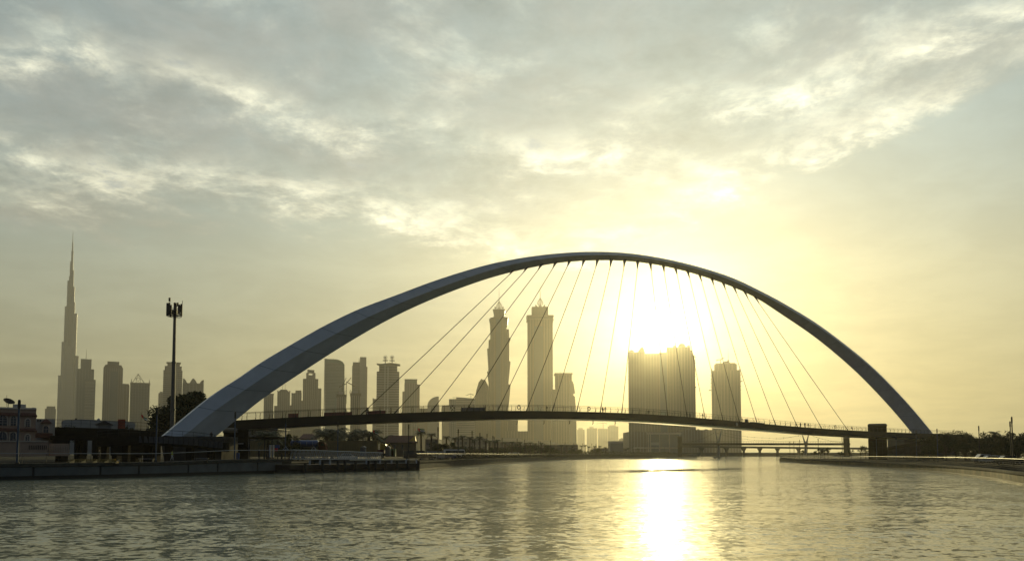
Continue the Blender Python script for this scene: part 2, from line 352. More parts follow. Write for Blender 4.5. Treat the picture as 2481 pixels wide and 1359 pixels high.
def off(path, o):
    out = []
    for i, (x, y) in enumerate(path):
        a = path[max(i - 1, 0)]; c = path[min(i + 1, len(path) - 1)]; l = math.hypot(c[0] - a[0], c[1] - a[1]); out.append((x - (c[1] - a[1]) / l * o, y + (c[0] - a[0]) / l * o))
    return out
LBi1, LBi2, RBi = off(dense(LB1), 0.6), off(dense(LB2), 0.6), off(dense(RB), 0.6)
land_l, land_r = _land(), _landr()
def fan(poly, z0, z1):
    m = MB(); n = len(poly); m.v = [(x, y, z1) for x, y in poly] + [(x, y, z0) for x, y in poly]
    m.f = [tuple(range(n))] + [(i, (i + 1) % n, n + (i + 1) % n, n + i) for i in range(n)]; m.m = [0] * len(m.f); return m
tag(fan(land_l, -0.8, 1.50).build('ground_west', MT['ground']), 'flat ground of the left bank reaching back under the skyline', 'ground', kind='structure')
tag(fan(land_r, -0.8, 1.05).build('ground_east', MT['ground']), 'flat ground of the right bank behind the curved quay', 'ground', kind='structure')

def along(path, step):                   # points every `step` metres: (x, y, dirx, diry, s)
    out = []; s0 = 0.0; nxt = 0.0
    for (ax, ay), (bx_, by_) in zip(path, path[1:]):
        l = math.hypot(bx_ - ax, by_ - ay); ux, uy = (bx_ - ax) / l, (by_ - ay) / l
        while nxt <= s0 + l:
            q = nxt - s0; out.append((ax + ux * q, ay + uy * q, ux, uy, nxt)); nxt += step
        s0 += l
    return out
def ribbon(mb, path, o0, o1, z0, z1, m=0):   # a wall along a path; o0/o1 offsets to the left of travel; z may be functions of x,y
    def nrm(i):
        a = path[max(i - 1, 0)]; c = path[min(i + 1, len(path) - 1)]; l = math.hypot(c[0] - a[0], c[1] - a[1]); return -(c[1] - a[1]) / l, (c[0] - a[0]) / l
    f0 = z0 if callable(z0) else (lambda x, y: z0); f1 = z1 if callable(z1) else (lambda x, y: z1); rings = []
    for i, (x, y) in enumerate(path):
        nx, ny = nrm(i)
        a = (x + nx * o0, y + ny * o0); c = (x + nx * o1, y + ny * o1)
        rings.append([(a[0], a[1], f0(x, y)), (c[0], c[1], f0(x, y)), (c[0], c[1], f1(x, y)), (a[0], a[1], f1(x, y))])
    mb.loft(rings, m)
# left near quay: panelled wall, coping, thin rail
L1 = dense(LB1)
def ztop_l1(x, y): return 1.93 + 0.30 * min(1, max(0, (y - 108) / 12.0))
q = thing('quay_wall', (LB1[4][0], LB1[4][1], 0), 'dark panelled concrete quay wall under the promenade on the left', 'quay wall')
m = MB(); ribbon(m, L1, -0.05, 0.9, -0.6, lambda x, y: ztop_l1(x, y) - 0.42); m.build('wall_base', MT['joint'], q)
m = MB(); ribbon(m, L1, -0.28, 3.0, lambda x, y: ztop_l1(x, y) - 0.40, ztop_l1); m.build('coping', MT['coping'], q)
pts = along(L1, 0.25)
i = 0
PW = 2.6
m = MB()
total = pts[-1][4]
def at_s(pts, s): return pts[min(len(pts) - 1, max(0, int(round(s / 0.25))))]
s = 0.0
while s < total - PW:
    a = at_s(pts, s + 0.07); c = at_s(pts, s + PW - 0.07)
    ribbon(m, [(a[0], a[1]), (c[0], c[1])], -0.16, -0.03, 0.42, lambda x, y: ztop_l1(x, y) - 0.46)
    s += PW
m.build('wall_panel', MT['panel'], q)
q = thing('quay_railing', (LB1[4][0], LB1[4][1], 2), 'thin steel handrail along the left promenade edge', 'railing')
m = MB(); Lr = [p for p in L1 if p[1] > 40]
def zr(x, y): return ztop_l1(x, y) + 1.17 + 0.25 * min(1, max(0, (y - 108) / 12.0))
Lo = off(Lr, 0.3)
m.tube([(x, y, zr(x, y)) for x, y in Lo], 0.035, 6); m.build('handrail', MT['steel'], q)
for x, y, ux, uy, s in along(Lo, 2.6):
    m = MB(); z = ztop_l1(x, y); m.tube([(x, y, z), (x - uy * 0.04, y + ux * 0.04, z + 0.7), (x, y, zr(x, y) - 0.03)], [0.03, 0.025, 0.025], 5); m.build('post', MT['dark'], q)
m = MB()
for k in range(1, 5): m.tube([(x, y, ztop_l1(x, y) + k * 0.22) for x, y in Lo], 0.008, 4)
m.build('wire', MT['dark'], q)

# curved-post quay railings (left far quay and the right quay)
def quay(path, name_loc, zt, zrail, wall_label, rail_label, inner, pile, bal_step, wallmat):
    path = dense(path)
    q = thing('quay_wall', (*name_loc, 0), wall_label, 'quay wall')
    m = MB(); ribbon(m, path, 0.02 * inner, 0.9 * inner, -0.6, zt - 0.32); m.build('wall_base', wallmat, q)
    m = MB()
    for x, y, ux, uy, s in along(path, 0.62):
        nx, ny = -uy * inner, ux * inner
        e = [(x - nx * 0.07, y - ny * 0.07), (x + ux * 0.56 - nx * 0.07, y + uy * 0.56 - ny * 0.07)]
        ribbon(m, e, 0.0, 0.075 * inner, 0.22, zt - 0.34)
    m.build('sheet_pile_facing', wallmat, q)
    m = MB(); ribbon(m, path, -0.22 * inner, 2.4 * inner, zt - 0.30, zt); m.build('coping', MT['coping'], q)
    m = MB(); ribbon(m, path, -0.16 * inner, -0.075 * inner, 0.02, 0.20); m.build('waler', MT['rail'], q)
    r = thing('quay_railing', (*name_loc, zt), rail_label, 'railing')
    o1 = off(path, 0.25 * inner)
    m = MB(); m.tube([(x, y, zrail) for x, y in o1], 0.04, 6); m.build('handrail', MT['rail'], r)
    m = MB(); k = 0
    for x, y, ux, uy, s in along(o1, bal_step):
        nx, ny = uy * inner, -ux * inner; hgt = zrail - zt
        pr_ = [(0, 0), (0.10, 0.35), (0.17, 0.60), (0.05, 0.85), (0, 1.0)]
        m.tube([(x + nx * a, y + ny * a, zt + b_ * hgt) for a, b_ in pr_], [0.04, 0.03, 0.028, 0.025, 0.025], 4)
    m.build('baluster_screen', MT['dark'], r)
    m = MB()
    for kk in range(1, 6):
        a = interp([(0, 0), (0.35, 0.10), (0.6, 0.17), (0.85, 0.05), (1, 0)], kk / 6)
        m.tube([(x, y, zt + (zrail - zt) * kk / 6) for x, y in off(path, (0.25 - a) * inner)], 0.012, 4)
    m.build('wire', MT['dark'], r)
MT['pile'] = mat('sheet_pile', (0.17, 0.14, 0.07), 0.75, 0.0, 0.4, 0.5, 0.2, 8)
MT['pile2'] = mat('grey_pile', (0.05, 0.048, 0.04), 0.8, 0.0, 0.3, 0.5, 0.2, 8)
quay(LB2, LB2[1], 1.72, 3.15, 'long grey quay wall running from the floating pier towards the sun', 'curved-post railing on the far stretch of the left quay', 1, 0, 0.85, MT['pile2'])
quay(RB[:-2], RB[4], 1.25, 2.52, 'curving brown sheet pile quay wall of the right bank', 'curved-post railing along the right quay', 1, 0, 0.6, MT['pile'])

# ------------------------------------------------------------------ the arch bridge
A0 = P(462, 1050, 141); A1 = P(2232, 1047, 326)
ax0, ay0, adx, ady = A0.x, 141.0, A1.x - A0.x, 326.0 - 141.0
al = math.hypot(adx, ady); aux, auy = adx / al, ady / al; anx, any_ = -auy, aux   # normal pointing away
def arch_Y(px, py, o=0.0):
    d = ray(px, py); qx, qy = ax0 + anx * o, ay0 + any_ * o      # plane through feet, pushed o metres away
    # solve t: (d.x t - qx)*ny'... point on plane: (X-qx)*anx + (Y-qy)*any = 0
    t_ = (qx * anx + qy * any_) / (d.x * anx + d.y * any_); return d.y * t_
def AP(px, py, o=0.0): return P(px, py, arch_Y(px, py, o))
TOP = [(398,1054),(508.8,962),(586,911.9),(637.5,875.8),(689,845),(766.3,799.8),(817.8,772.8),(877,745.5),(954.5,717),(1031.8,687.6),(1109,661.8),(1186,640),(1264,624.8),(1349.3,614),(1434,609.8),(1518.6,613),(1603,625.3),(1688,645),(1772.5,671.8),(1835,701),(1888,728.6),(1976.6,781.5),(2064.9,847.7),(2123.7,897.8),(2182.6,958),(2226.7,1008),(2257.6,1046),(2268,1060)]
RID = [(440,1058),(467.6,1038),(508.8,1003),(586,949),(637.5,914.4),(714.8,864),(792,820.4),(877,775),(954.5,740.4),(1031.8,709.5),(1109,681),(1186,655.4),(1263.6,636),(1349,623.3),(1434,617.7),(1518.6,620),(1603,631.5),(1688,651),(1772.5,678.6),(1835,708),(1888,734.8),(1976.6,787),(2064.9,852),(2123.7,901.5),(2182.6,961),(2226.7,1010.5),(2256.5,1047),(2266,1060)]
BOT = [(519,1060),(586,1005.9),(637.5,964.7),(714.8,912.6),(800,857),(877,810),(954.5,767.4),(1031.8,731.3),(1109,700.4),(1186,673.8),(1263.6,653.5),(1349,637.2),(1434,631),(1518.6,632.3),(1603,643.6),(1688,664.8),(1772.5,694),(1835,723.5),(1888,758),(1976.6,818),(2064.9,892),(2123.7,950.7),(2168,999.3),(2207.6,1046.4),(2217,1060)]
def spline(pts, n):
    out = []
    for i in range(len(pts) - 1):
        p0 = pts[max(i - 1, 0)]; p1 = pts[i]; p2 = pts[i + 1]; p3 = pts[min(i + 2, len(pts) - 1)]
        for k in range(8):
            t_ = k / 8
            out.append(tuple(0.5 * ((2 * b_) + (-a_ + c_) * t_ + (2 * a_ - 5 * b_ + 4 * c_ - d_) * t_ * t_ + (-a_ + 3 * b_ - 3 * c_ + d_) * t_ ** 3) for a_, b_, c_, d_ in zip(p0, p1, p2, p3)))
    out.append(pts[-1])
    # light smoothing of the traced points
    for _ in range(6):
        out = [out[0]] + [tuple((a + 2 * b_ + c) / 4 for a, b_, c in zip(out[j - 1], out[j], out[j + 1])) for j in range(1, len(out) - 1)] + [out[-1]]
    ln = [0]
    for a, b_ in zip(out, out[1:]): ln.append(ln[-1] + math.hypot(b_[0] - a[0], b_[1] - a[1]))
    res = []; j = 0
    for k in range(n):
        s_ = ln[-1] * k / (n - 1)
        while j < len(ln) - 2 and ln[j + 1] < s_: j += 1
        f = (s_ - ln[j]) / max(1e-9, ln[j + 1] - ln[j]); res.append((out[j][0] + (out[j + 1][0] - out[j][0]) * f, out[j][1] + (out[j + 1][1] - out[j][1]) * f))
    return res
NS = 121
tS, rS, bS = spline(TOP, NS), spline(RID, NS), spline(BOT, NS)
bridge = thing('arch_footbridge', (A0.x, A0.y, 1.5), 'footbridge hung from one great white steel arch across the canal', 'bridge')
m = MB(); rings = []
for a, r_, b_ in zip(tS, rS, bS):
    T = AP(*a, -0.5); RR = AP(*r_, -1.0); B = AP(*b_, 1.6)
    T2 = T + Vector((anx, any_, 0)) * 2.4 - Vector((0, 0, 0.25)); rings.append([T, RR, B, T2])
m.loft(rings)
arch = m.build('arch', MT['arch'], bridge)
for k in range(6, NS - 4, 5):                       # bolted plate joints round the box section
    cc = sum(rings[k], Vector()) / 4; d_ = (rings[k + 1][0] - rings[k][0]).normalized() * 0.09
    m = MB(); m.loft([[cc + (v_ - cc) * 1.006 + d_ * q for v_ in rings[k]] for q in (-1, 1)]); m.build('plate_joint', MT['joint_paint'], bridge)
bridge_foot = A0

# deck: a cambered ribbon between its two ends, 6 m wide
D0 = P(574, 1018, 155); D1 = P(2330, 1052, 322)
dl = math.hypot(D1.x - D0.x, D1.y - D0.y); dux, duy = (D1.x - D0.x) / dl, (D1.y - D0.y) / dl; dnx, dny = -duy, dux
def deck_Y(px, py, o=0.0):
    d = ray(px, py); qx, qy = D0.x + dnx * o, D0.y + dny * o
    t_ = (qx * dnx + qy * dny) / (d.x * dnx + d.y * dny); return d.y * t_
def DP(px, py, o=0.0): return P(px, py, deck_Y(px, py, o))
DT = [(540,1019.5),(574,1017.7),(680,1011.7),(760,1008.5),(866,1004),(972,999.8),(1078,996.4),(1180,994.4),(1281,994.6),(1405,996.8),(1500,999.5),(1560,1001.8),(1676.7,1010.3),(1800,1021.4),(1920,1032.6),(2016.7,1039.4),(2105,1044.6),(2200,1048.6),(2298,1051.5),(2340,1052.5)]
DB = [(540,1043),(574,1041.6),(673,1037.4),(800,1029.8),(972,1022.4),(1180,1016.2),(1281,1014.6),(1405,1015),(1500,1016.6),(1560,1018),(1676.7,1026.5),(1800,1036.2),(1920,1045.8),(2016.7,1052.6),(2105,1057.5),(2200,1061.6),(2298,1064.5),(2340,1065.5)]
dpx = [540 + (2340 - 540) * k / 150 for k in range(151)]
def dty(px): return interp(DT, px)
# smooth tables
for _ in range(3):
    pass
def smooth_tab(tab):
    xs = dpx; ys = [interp(tab, x) for x in xs]
    for _ in range(30): ys = [ys[0]] + [(ys[j - 1] + 2 * ys[j] + ys[j + 1]) / 4 for j in range(1, len(ys) - 1)] + [ys[-1]]
    return list(zip(xs, ys))
DTs, DBs = smooth_tab(DT), smooth_tab(DB)
DWID = 6.0
mf, msf, mp_ = MB(), MB(), MB()
rf, rs_, rp = [], [], []
nvec = Vector((dnx, dny, 0))
for (px, yt), (_, yb) in zip(DTs, DBs):
    T = DP(px, yt); B = DP(px, yb); B = Vector((T.x, T.y, B.z))
    rf.append([T, B + nvec * 0.15, B + nvec * 0.45, T + nvec * 0.3])
    wd = nvec * DWID
    dp_ = 0.06 + 0.34 * min(1, max(0, (px - 1250) / 350))
    rs_.append([B + nvec * 0.46 + Vector((0, 0, 0.02)), B + nvec * 1.2 - Vector((0, 0, dp_)), B + wd - nvec * 1.4 - Vector((0, 0, dp_)), B + wd - nvec * 0.3 + Vector((0, 0, 0.02))])
    rp.append([T + nvec * 0.31 - Vector((0, 0, 0.30)), T + nvec * (DWID - 0.3) - Vector((0, 0, 0.30)), T + nvec * (DWID - 0.3) - Vector((0, 0, 0.12)), T + nvec * 0.31 - Vector((0, 0, 0.12))])
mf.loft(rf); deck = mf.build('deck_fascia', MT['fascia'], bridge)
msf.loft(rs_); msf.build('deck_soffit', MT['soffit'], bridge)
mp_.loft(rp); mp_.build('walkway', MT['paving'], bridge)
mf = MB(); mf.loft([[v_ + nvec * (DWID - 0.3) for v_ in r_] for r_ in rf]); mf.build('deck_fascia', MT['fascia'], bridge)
def deck_pt(px, o=0.0):
    T = DP(px, interp(DTs, px)); return T + nvec * o
# railings on the deck
RH = 1.45
def rail_h(px): return RH
prof = [(0, 0), (-0.12, 0.22), (-0.20, 0.45), (-0.06, 0.75), (0.04, 1.0)]
pathpx = [x for x in dpx if 545 < x < 2330]
for side, o in ((0, 0.12), (1, DWID - 0.12)):
    sg = 1 if side == 0 else -1
    m = MB(); m.tube([deck_pt(x, o + sg * 0.04) + Vector((0, 0, RH)) for x in pathpx], 0.04, 5)
    rail = m.build('railing', MT['dark'], bridge)
    m = MB()
    for k in (0.30, 0.55, 0.8):
        a = interp([(b_, a_) for a_, b_ in prof], k)
        m.tube([deck_pt(x, o + sg * a) + Vector((0, 0, RH * k)) for x in pathpx], 0.014, 4)
    m.build('wire', MT['dark'], rail)
    dpts = [deck_pt(x, o) for x in pathpx]; acc = 0.0; k = 0; step = 2.72
    stations = along([(p.x, p.y) for p in dpts], step)
    zs = [(p.x, p.z) for p in dpts]
    back = MB()
    for x, y, ux, uy, s_ in stations[:99]:
        z = interp(zs, x); m = MB() if side == 0 else back
        m.tube([(x + dnx * sg * a, y + dny * sg * a, z + b_ * RH) for a, b_ in prof], [0.085, 0.075, 0.07, 0.055, 0.045], 4)
        if side == 0: m.build('post', MT['dark'], rail)
    if side == 1: back.build('baluster_screen', MT['dark'], rail)
# hangers
TIPS = [(185,275),(312,250),(437,230),(565,212),(688,200),(815,198),(935,197),(1057,200),(1175,205),(1291,215),(1410,230),(1521,245),(1633,270),(1740,297),(1843,325),(1947,357),(2048,395),(2145,432),(2243,475),(2340,518)]
ROOT = [220,340,465,590,710,833,950,1067,1182,1294,1403,1515,1618,1722,1826,1930,2028,2120,2212,2300]
FEET = [875,956,1045,1130,1207,1277,1339.6,1399,1456,1508.5,1620,1667,1711,1754,1794,1837,1882,1935,1994,2057]
btab = sorted(bS)
for (zx, zy), rx, fx in zip(TIPS, ROOT, FEET):
    tx, ty = 1180 + zx / 3.544, 590 + zy / 3.544; rpx = 1180 + rx / 3.544; rpy = interp(btab, rpx) - 1.5
    top = AP(tx, ty, 0.9); foot = deck_pt(fx, 0.35) - Vector((0, 0, 0.15)); root = AP(rpx, rpy, 0.9)
    m = MB(); m.tube([top, foot], 0.085, 5); hg = m.build('hanger', MT['cable'], bridge)
    dirv = (foot - top).normalized()
    m = MB(); m.tube([foot, foot - dirv * 2.6], [0.16, 0.10], 6); m.build('anchor_socket', MT['dark'], hg)
    # gusset bracket: a plate from the arch soffit narrowing to a clevis
    t1 = Vector((aux, auy, 0)); m = MB()
    tang = (AP(rpx + 6, interp(btab, rpx + 6), 0.9) - AP(rpx - 6, interp(btab, rpx - 6), 0.9)).normalized()
    w0 = 0.5; mid_ = root + (top - root) * 0.45
    rings = []
    for p_, wd_, th in ((root - dirv * 0.3, w0, 0.3), (mid_, 0.2, 0.2), (top, 0.10, 0.09)):
        nn = Vector((anx, any_, 0)); rings.append([p_ - tang * wd_ - nn * th, p_ + tang * wd_ - nn * th, p_ + tang * wd_ + nn * th, p_ - tang * wd_ + nn * th])
    m.loft(rings); m.build('bracket', MT['bracket'], bridge)
# ------------------------------------------------------------------ skyline
GZ = 1.5
KD = 1.6
FA = {
 'stone': facade('facade_stone', (0.195, 0.173, 0.143), (0.05, 0.055, 0.06), 3.8, 3.6, 0.42, 0.42),
 'pink': facade('facade_pink', (0.180, 0.135, 0.105), (0.05, 0.05, 0.05), 3.6, 3.4, 0.45, 0.45),
 'glass': facade('facade_glass', (0.120, 0.135, 0.135), (0.06, 0.08, 0.085), 4.0, 3.0, 0.22, 0.12, 0.3),
 'green': facade('facade_green_glass', (0.165, 0.225, 0.195), (0.05, 0.10, 0.085), 5.2, 40.0, 0.42, 0.0, 0.3),
 'band': facade('facade_banded', (0.225, 0.203, 0.173), (0.05, 0.05, 0.05), 7.5, 60.0, 0.52, 0.0, 0.4),
 'ribs': facade('facade_ribbed', (0.165, 0.150, 0.128), (0.06, 0.06, 0.06), 60.0, 4.2, 0.05, 0.5, 0.35),
 'silver': facade('facade_silver', (0.195, 0.210, 0.217), (0.12, 0.14, 0.15), 30.0, 5.0, 0.1, 0.4, 0.3),
 'gold': facade('facade_gold', (0.188, 0.150, 0.098), (0.07, 0.065, 0.05), 4.0, 5.5, 0.3, 0.35),
 'raw': facade('facade_unfinished', (0.128, 0.112, 0.098), (0.03, 0.03, 0.03), 4.2, 5.0, 0.35, 0.4, 0.8),
}
MT['tstone'] = mat('tower_stone', (0.24, 0.21, 0.17), 0.8, 0, 0.1, 0.02)
MT['tgrey'] = mat('tower_grey', (0.17, 0.17, 0.165), 0.6, 0, 0.1, 0.02)
MT['tgold'] = mat('tower_gold_stone', (0.22, 0.18, 0.12), 0.7, 0, 0.1, 0.02)
MT['tgreen'] = mat('tower_green_glass', (0.10, 0.20, 0.16), 0.25, 0, 0.1, 0.02)

TOWERS = []
def ring(px0, px1, py, Y, D, ch=0.0, xr=None):      # rectangular (optionally chamfered) ring; xr: the row its columns were read at
    xr = py if xr is None else xr; x0, x1, z = P(px0, xr, Y).x, P(px1, xr, Y).x, P(px0, py, Y).z
    if ch <= 0: return [(x0, Y, z), (x1, Y, z), (x1, Y + D, z), (x0, Y + D, z)]
    c = ch
    return [(x0, Y + c, z), (x0 + c, Y, z), (x1 - c, Y, z), (x1, Y + c, z), (x1, Y + D - c, z), (x1 - c, Y + D, z), (x0 + c, Y + D, z), (x0, Y + D - c, z)]
def base_py(Y): return 1100.0 + (EYE - GZ + 0.3) * F_PX / Y
class Tower:
    def __init__(s, name, label, Y, D, pxc, cat='tower', group='distant towers of the skyline'):
        Y = Y * KD if Y > 1200 else Y
        s.Y, s.D = Y, D * (1.3 if Y > 1200 else 1); c = P(pxc, base_py(Y), Y)
        s.o = thing(name, (c.x, Y, GZ), label, cat, group); TOWERS.append((s.o, math.atan2(c.x, Y)))
    def block(s, part, px0, px1, pt, mt, pb=None, dy=0.0, D=None, ch=0.0, tpx=None, ribs=0, rm=None, slabs=0, parent=None):
        # a storey block; tpx gives narrower top columns; ribs adds proud piers, slabs proud floor lips
        Y = s.Y + dy; D = D * (1.3 if D > 8 and s.Y > 1200 else 1) if D else s.D; pb = base_py(Y) if pb is None else pb
        t0, t1 = tpx if tpx else (px0, px1); m = MB()
        m.loft([ring(px0, px1, pb, Y, D, ch, pt), ring(t0, t1, pt, Y, D, ch)])
        mats = [mt]
        a, b_ = P(px0, pt, Y), P(px1, pt, Y); a.z = P(px0, pb, Y).z
        if ribs and not tpx:
            mats.append(rm or MT['tstone']); wpx = (px1 - px0) / ribs
            for k in range(ribs + 1):
                q = px0 + wpx * k; A = P(q, pt, Y); B = A.copy(); A.z = a.z; wd = min(1.1, (b_.x - a.x) / ribs * 0.22)
                cx = min(max(A.x, a.x + wd), b_.x - wd)
                m.box(cx - wd, cx + wd, Y - 0.7, Y - 0.02, A.z, B.z, 1)
        if slabs:
            mats = mats if len(mats) > 1 else mats + [rm or MT['tstone']]
            k = slabs; z = a.z + k
            while z < b_.z - 1:
                m.box(a.x - 0.9, b_.x + 0.9, Y - 1.0, Y - 0.72, z, z + 1.0, 1)
                z += k
        s.o.update_tag(); return m.build(part, mats, parent or s.o)
    def mast(s, part, px, p0, p1, r0, r1=None, mt=None, dy=None, parent=None):
        Y = s.Y + (s.D / 2 if dy is None else dy); a = P(px, p0, Y); b_ = P(px, p1, Y); b_.x = a.x
        m = MB(); m.tube([a, b_], [r0, r1 if r1 else r0 * 0.4], 6); return m.build(part, mt or MT['dark'], parent or s.o)
    def shape(s, part, poly, mt, dy=0.0, D=None, parent=None):
        Y = s.Y + dy; m = MB(); m.outline([XZ(x, y, Y) for x, y in poly], Y, Y + (D or s.D)); return m.build(part, mt, parent or s.o)

# the tallest tower: stepped lobes round a core
T = Tower('supertall_tower', 'tallest stepped needle tower of the skyline with a thin spire', 3000, 60, 165)
for i_, (a, b_, pt, dy) in enumerate([(141, 154, 910, 8), (149.5, 162, 829, 16), (183, 191.5, 861, 10), (176, 187.8, 759, 18), (157.2, 168, 743, 24), (173, 182.6, 732, 26), (163.4, 176, 681, 30), (172, 181.8, 695, 29), (167.2, 176, 670, 30), (170, 178.2, 634, 30), (174, 179.6, 655, 29), (173, 178.4, 609, 31), (174.6, 177.9, 590, 32)]):
    Y = T.Y + dy; q = base_py(Y); A, B = P(a, q, Y), P(b_, q, Y); A2, B2 = P(a, pt, Y), P(b_, pt, Y)
    m = MB(); rings = []
    for (u, v2) in ((A, B), (A2, B2)):
        cx, rr = (A2.x + B2.x) / 2, (B2.x - A2.x) / 2
        rings.append([(cx + rr * math.cos(k * math.pi / 6), Y + min(rr, 14) + min(rr, 14) * math.sin(k * math.pi / 6), u.z) for k in range(12)])
    m.loft(rings); m.build('lobe', FA['silver'], T.o, smooth=False)
T.mast('spire', 176.3, 600, 561, 3.2, 0.5, MT['tgrey'])
T.block('core', 160, 180, 840, FA['silver'], dy=20, D=30)

T = Tower('antenna_tower', 'dark stepped tower with an antenna right beside the tallest needle', 2300, 45, 209)
T.block('body', 187, 228.5, 894, FA['glass'], ribs=6, rm=MT['tgrey']); T.block('side_wing', 203, 232, 919, FA['glass'], dy=-8, D=30); T.block('upper_block', 196, 222, 870, FA['glass'], pb=894, dy=6, D=30)
T.block('balcony_panel', 207, 229.5, 922, FA['band'], dy=-11, D=2.5, slabs=16, rm=MT['white_wall']); T.mast('antenna', 209, 872, 846, 1.6, 0.5)
T = Tower('chamfered_tower', 'broad dark tower with a chamfered top left of the pyramid tower', 2000, 40, 275)
T.block('body', 251, 298.5, 892, FA['pink'], ribs=9); T.block('shoulder', 251, 298.5, 884, FA['pink'], pb=892, tpx=(256, 294)); T.block('upper_block', 260.5, 289, 876, FA['stone'], pb=884); T.block('centre_bay', 268, 286, 900, FA['glass'], dy=-2.5, D=2.4)
T = Tower('link_block', 'low slab block joined between the chamfered and pyramid towers', 2080, 40, 297); T.block('body', 280, 314, 932, FA['pink'], ribs=5)
T.block('parapet', 283, 312, 929.5, MT['tgrey'], pb=932, dy=3, D=30)
T = Tower('pyramid_tower', 'tower with an open steel pyramid and corner pinnacles on its roof', 1950, 42, 340)
T.block('body', 316.3, 363.5, 929, FA['stone'], ribs=7, slabs=11); T.block('cornice', 315.5, 364.3, 927, MT['tstone'], pb=930, dy=-1.5, D=45)
Yc = T.Y
for px in (319, 362.5): 
    m = MB(); a = P(px, 929, Yc); b_ = P(px, 917, Yc); m.tube([a, (a.x, Yc, b_.z)], [2.6, 0.3], 5); m.build('pinnacle', MT['tstone'], T.o)
m = MB(); ap = P(339.5, 906, Yc + 20); bs = [P(329, 928, Yc + 5), P(350.5, 928, Yc + 5), P(350.5, 928, Yc + 35), P(329, 928, Yc + 35)]
for c in bs: m.tube([c, ap], 0.9, 4)
for k in range(4): m.tube([bs[k], bs[(k + 1) % 4]], 0.8, 4); m.tube([(bs[k] + ap) / 2, (bs[(k + 1) % 4] + ap) / 2], 0.6, 4); m.tube([bs[k], (bs[(k + 1) % 4] + ap) / 2], 0.5, 4)
m.build('pyramid_frame', MT['dark'], T.o)
T = Tower('flat_cap_tower', 'pale slab tower with a flat overhanging cap behind the antenna mast', 1850, 38, 420)
T.block('body', 396.5, 442.5, 897, FA['band'], slabs=7.5); T.block('upper_block', 399.5, 440.5, 887, FA['band'], pb=897, dy=2); T.block('penthouse', 406, 436, 879, FA['stone'], pb=887, dy=4, D=28); T.block('cap', 403.5, 438.5, 877.3, MT['tgrey'], pb=879.2, dy=1, D=36)
T.block('core_wall', 417, 424, 880, MT['tstone'], pb=1090, dy=-1.8, D=1.7)
T = Tower('crown_roof_building', 'shorter building whose roof rises in three curved petals', 1750, 40, 468)
T.block('body', 443, 494, 928, FA['stone'], ribs=6, slabs=9)
def petal(cx, hw, pb_, pt, skew=0):
    pts = []
    for k in range(13):
        u = -1 + k / 6; pts.append((cx + hw * u, pb_ - (pb_ - pt) * max(0, 1 - abs(u) ** 1.6)))
    return pts
T.shape('roof_petal', petal(468.5, 9, 928.4, 916.5), MT['tstone'], 2, 20)
T.shape('roof_petal', [(443.5, 928.2), (443.5, 917), (448, 919), (451.5, 924), (453.5, 928.2)], MT['tstone'], 2, 20)
T.shape('roof_petal', [(493.5, 928.2), (494.3, 919), (489, 921), (485.5, 925), (483.5, 928.2)], MT['tstone'], 2, 20)
T = Tower('low_tower', 'small hazy block just left of the tallest needle tower', 2600, 40, 122); T.block('body', 109.5, 136, 990, FA['stone'], ribs=4); T.block('upper_block', 113, 134, 984, FA['stone'], pb=990, dy=4, D=25)
T = Tower('low_tower', 'narrow low block half hidden by the big dark tree', 2300, 30, 390); T.block('body', 384, 398, 952, FA['stone'], ribs=3); T.block('plant_room', 387, 394, 948.5, MT['tgrey'], pb=952, dy=4, D=14)

# middle cluster seen through the arch
T = Tower('plain_glass_tower', 'plain square glass tower emerging just under the arch', 1900, 36, 651); T.block('body', 639.5, 663, 955, FA['glass'], ribs=5, rm=MT['tgrey']); T.block('cornice', 639, 663.5, 953, MT['tgrey'], pb=955.2, dy=-1, D=38)
T = Tower('twin_antenna_tower', 'shouldered tower with two short antennas on its stepped roof', 1900, 38, 687)
T.block('body', 672.3, 703, 949, FA['stone'], ribs=6); T.block('side_wing', 664.5, 673, 983, FA['stone'], dy=3, ribs=2); T.block('side_wing', 702.5, 708, 981, FA['stone'], dy=3); T.block('upper_block', 675, 700, 943.5, FA['stone'], pb=949, tpx=(680, 695))
T.mast('antenna', 684.8, 944, 931, 0.9, 0.6, MT['tgrey'], 8); T.mast('antenna', 691, 944, 930, 0.9, 0.6, MT['tgrey'], 8)
for px in (673.2, 702): T.block('corner_turret', px - 1.4, px + 1.4, 946, MT['tstone'], pb=949.2, dy=1, D=5)
T = Tower('stepped_slab_tower', 'narrow stepped tower between the twin antenna tower and the tall slotted one', 1950, 38, 719); T.block('body', 706.5, 731, 952, FA['glass'], ribs=5, rm=MT['tgrey']); T.block('upper_block', 716, 730.5, 945.5, FA['stone'], pb=952, ribs=3); T.block('podium_wing', 728, 736, 970, FA['stone'], dy=6)
T = Tower('slotted_crown_tower', 'tall stepped tower with a slot of sky through its crown', 1850, 42, 752)
T.block('body', 734.3, 771.3, 917.5, FA['ribs'], ribs=8); T.block('side_wing', 771, 779, 940, FA['ribs'], dy=3, ribs=2); T.block('front_wing', 754, 769, 966, FA['stone'], dy=-6, D=8, ribs=3); T.block('upper_block', 742, 764.5, 912, FA['stone'], pb=917.5, dy=4, D=25)
T.block('crown_leg', 742, 748, 903, FA['stone'], pb=912, dy=6, D=20); T.block('crown_leg', 757, 764.5, 903, FA['stone'], pb=912, dy=6, D=20); T.block('crown_leg', 748.1, 756.9, 908.5, FA['stone'], pb=912, dy=6, D=20); T.block('crown', 745, 761.7, 896, FA['stone'], pb=903, dy=6, D=20); T.block('crown_cap', 744.6, 750, 895, MT['tgrey'], pb=896, dy=6, D=20)
T = Tower('curved_green_tower', 'green glass tower with floor bands and a roof curving down on the right', 1700, 40, 811)
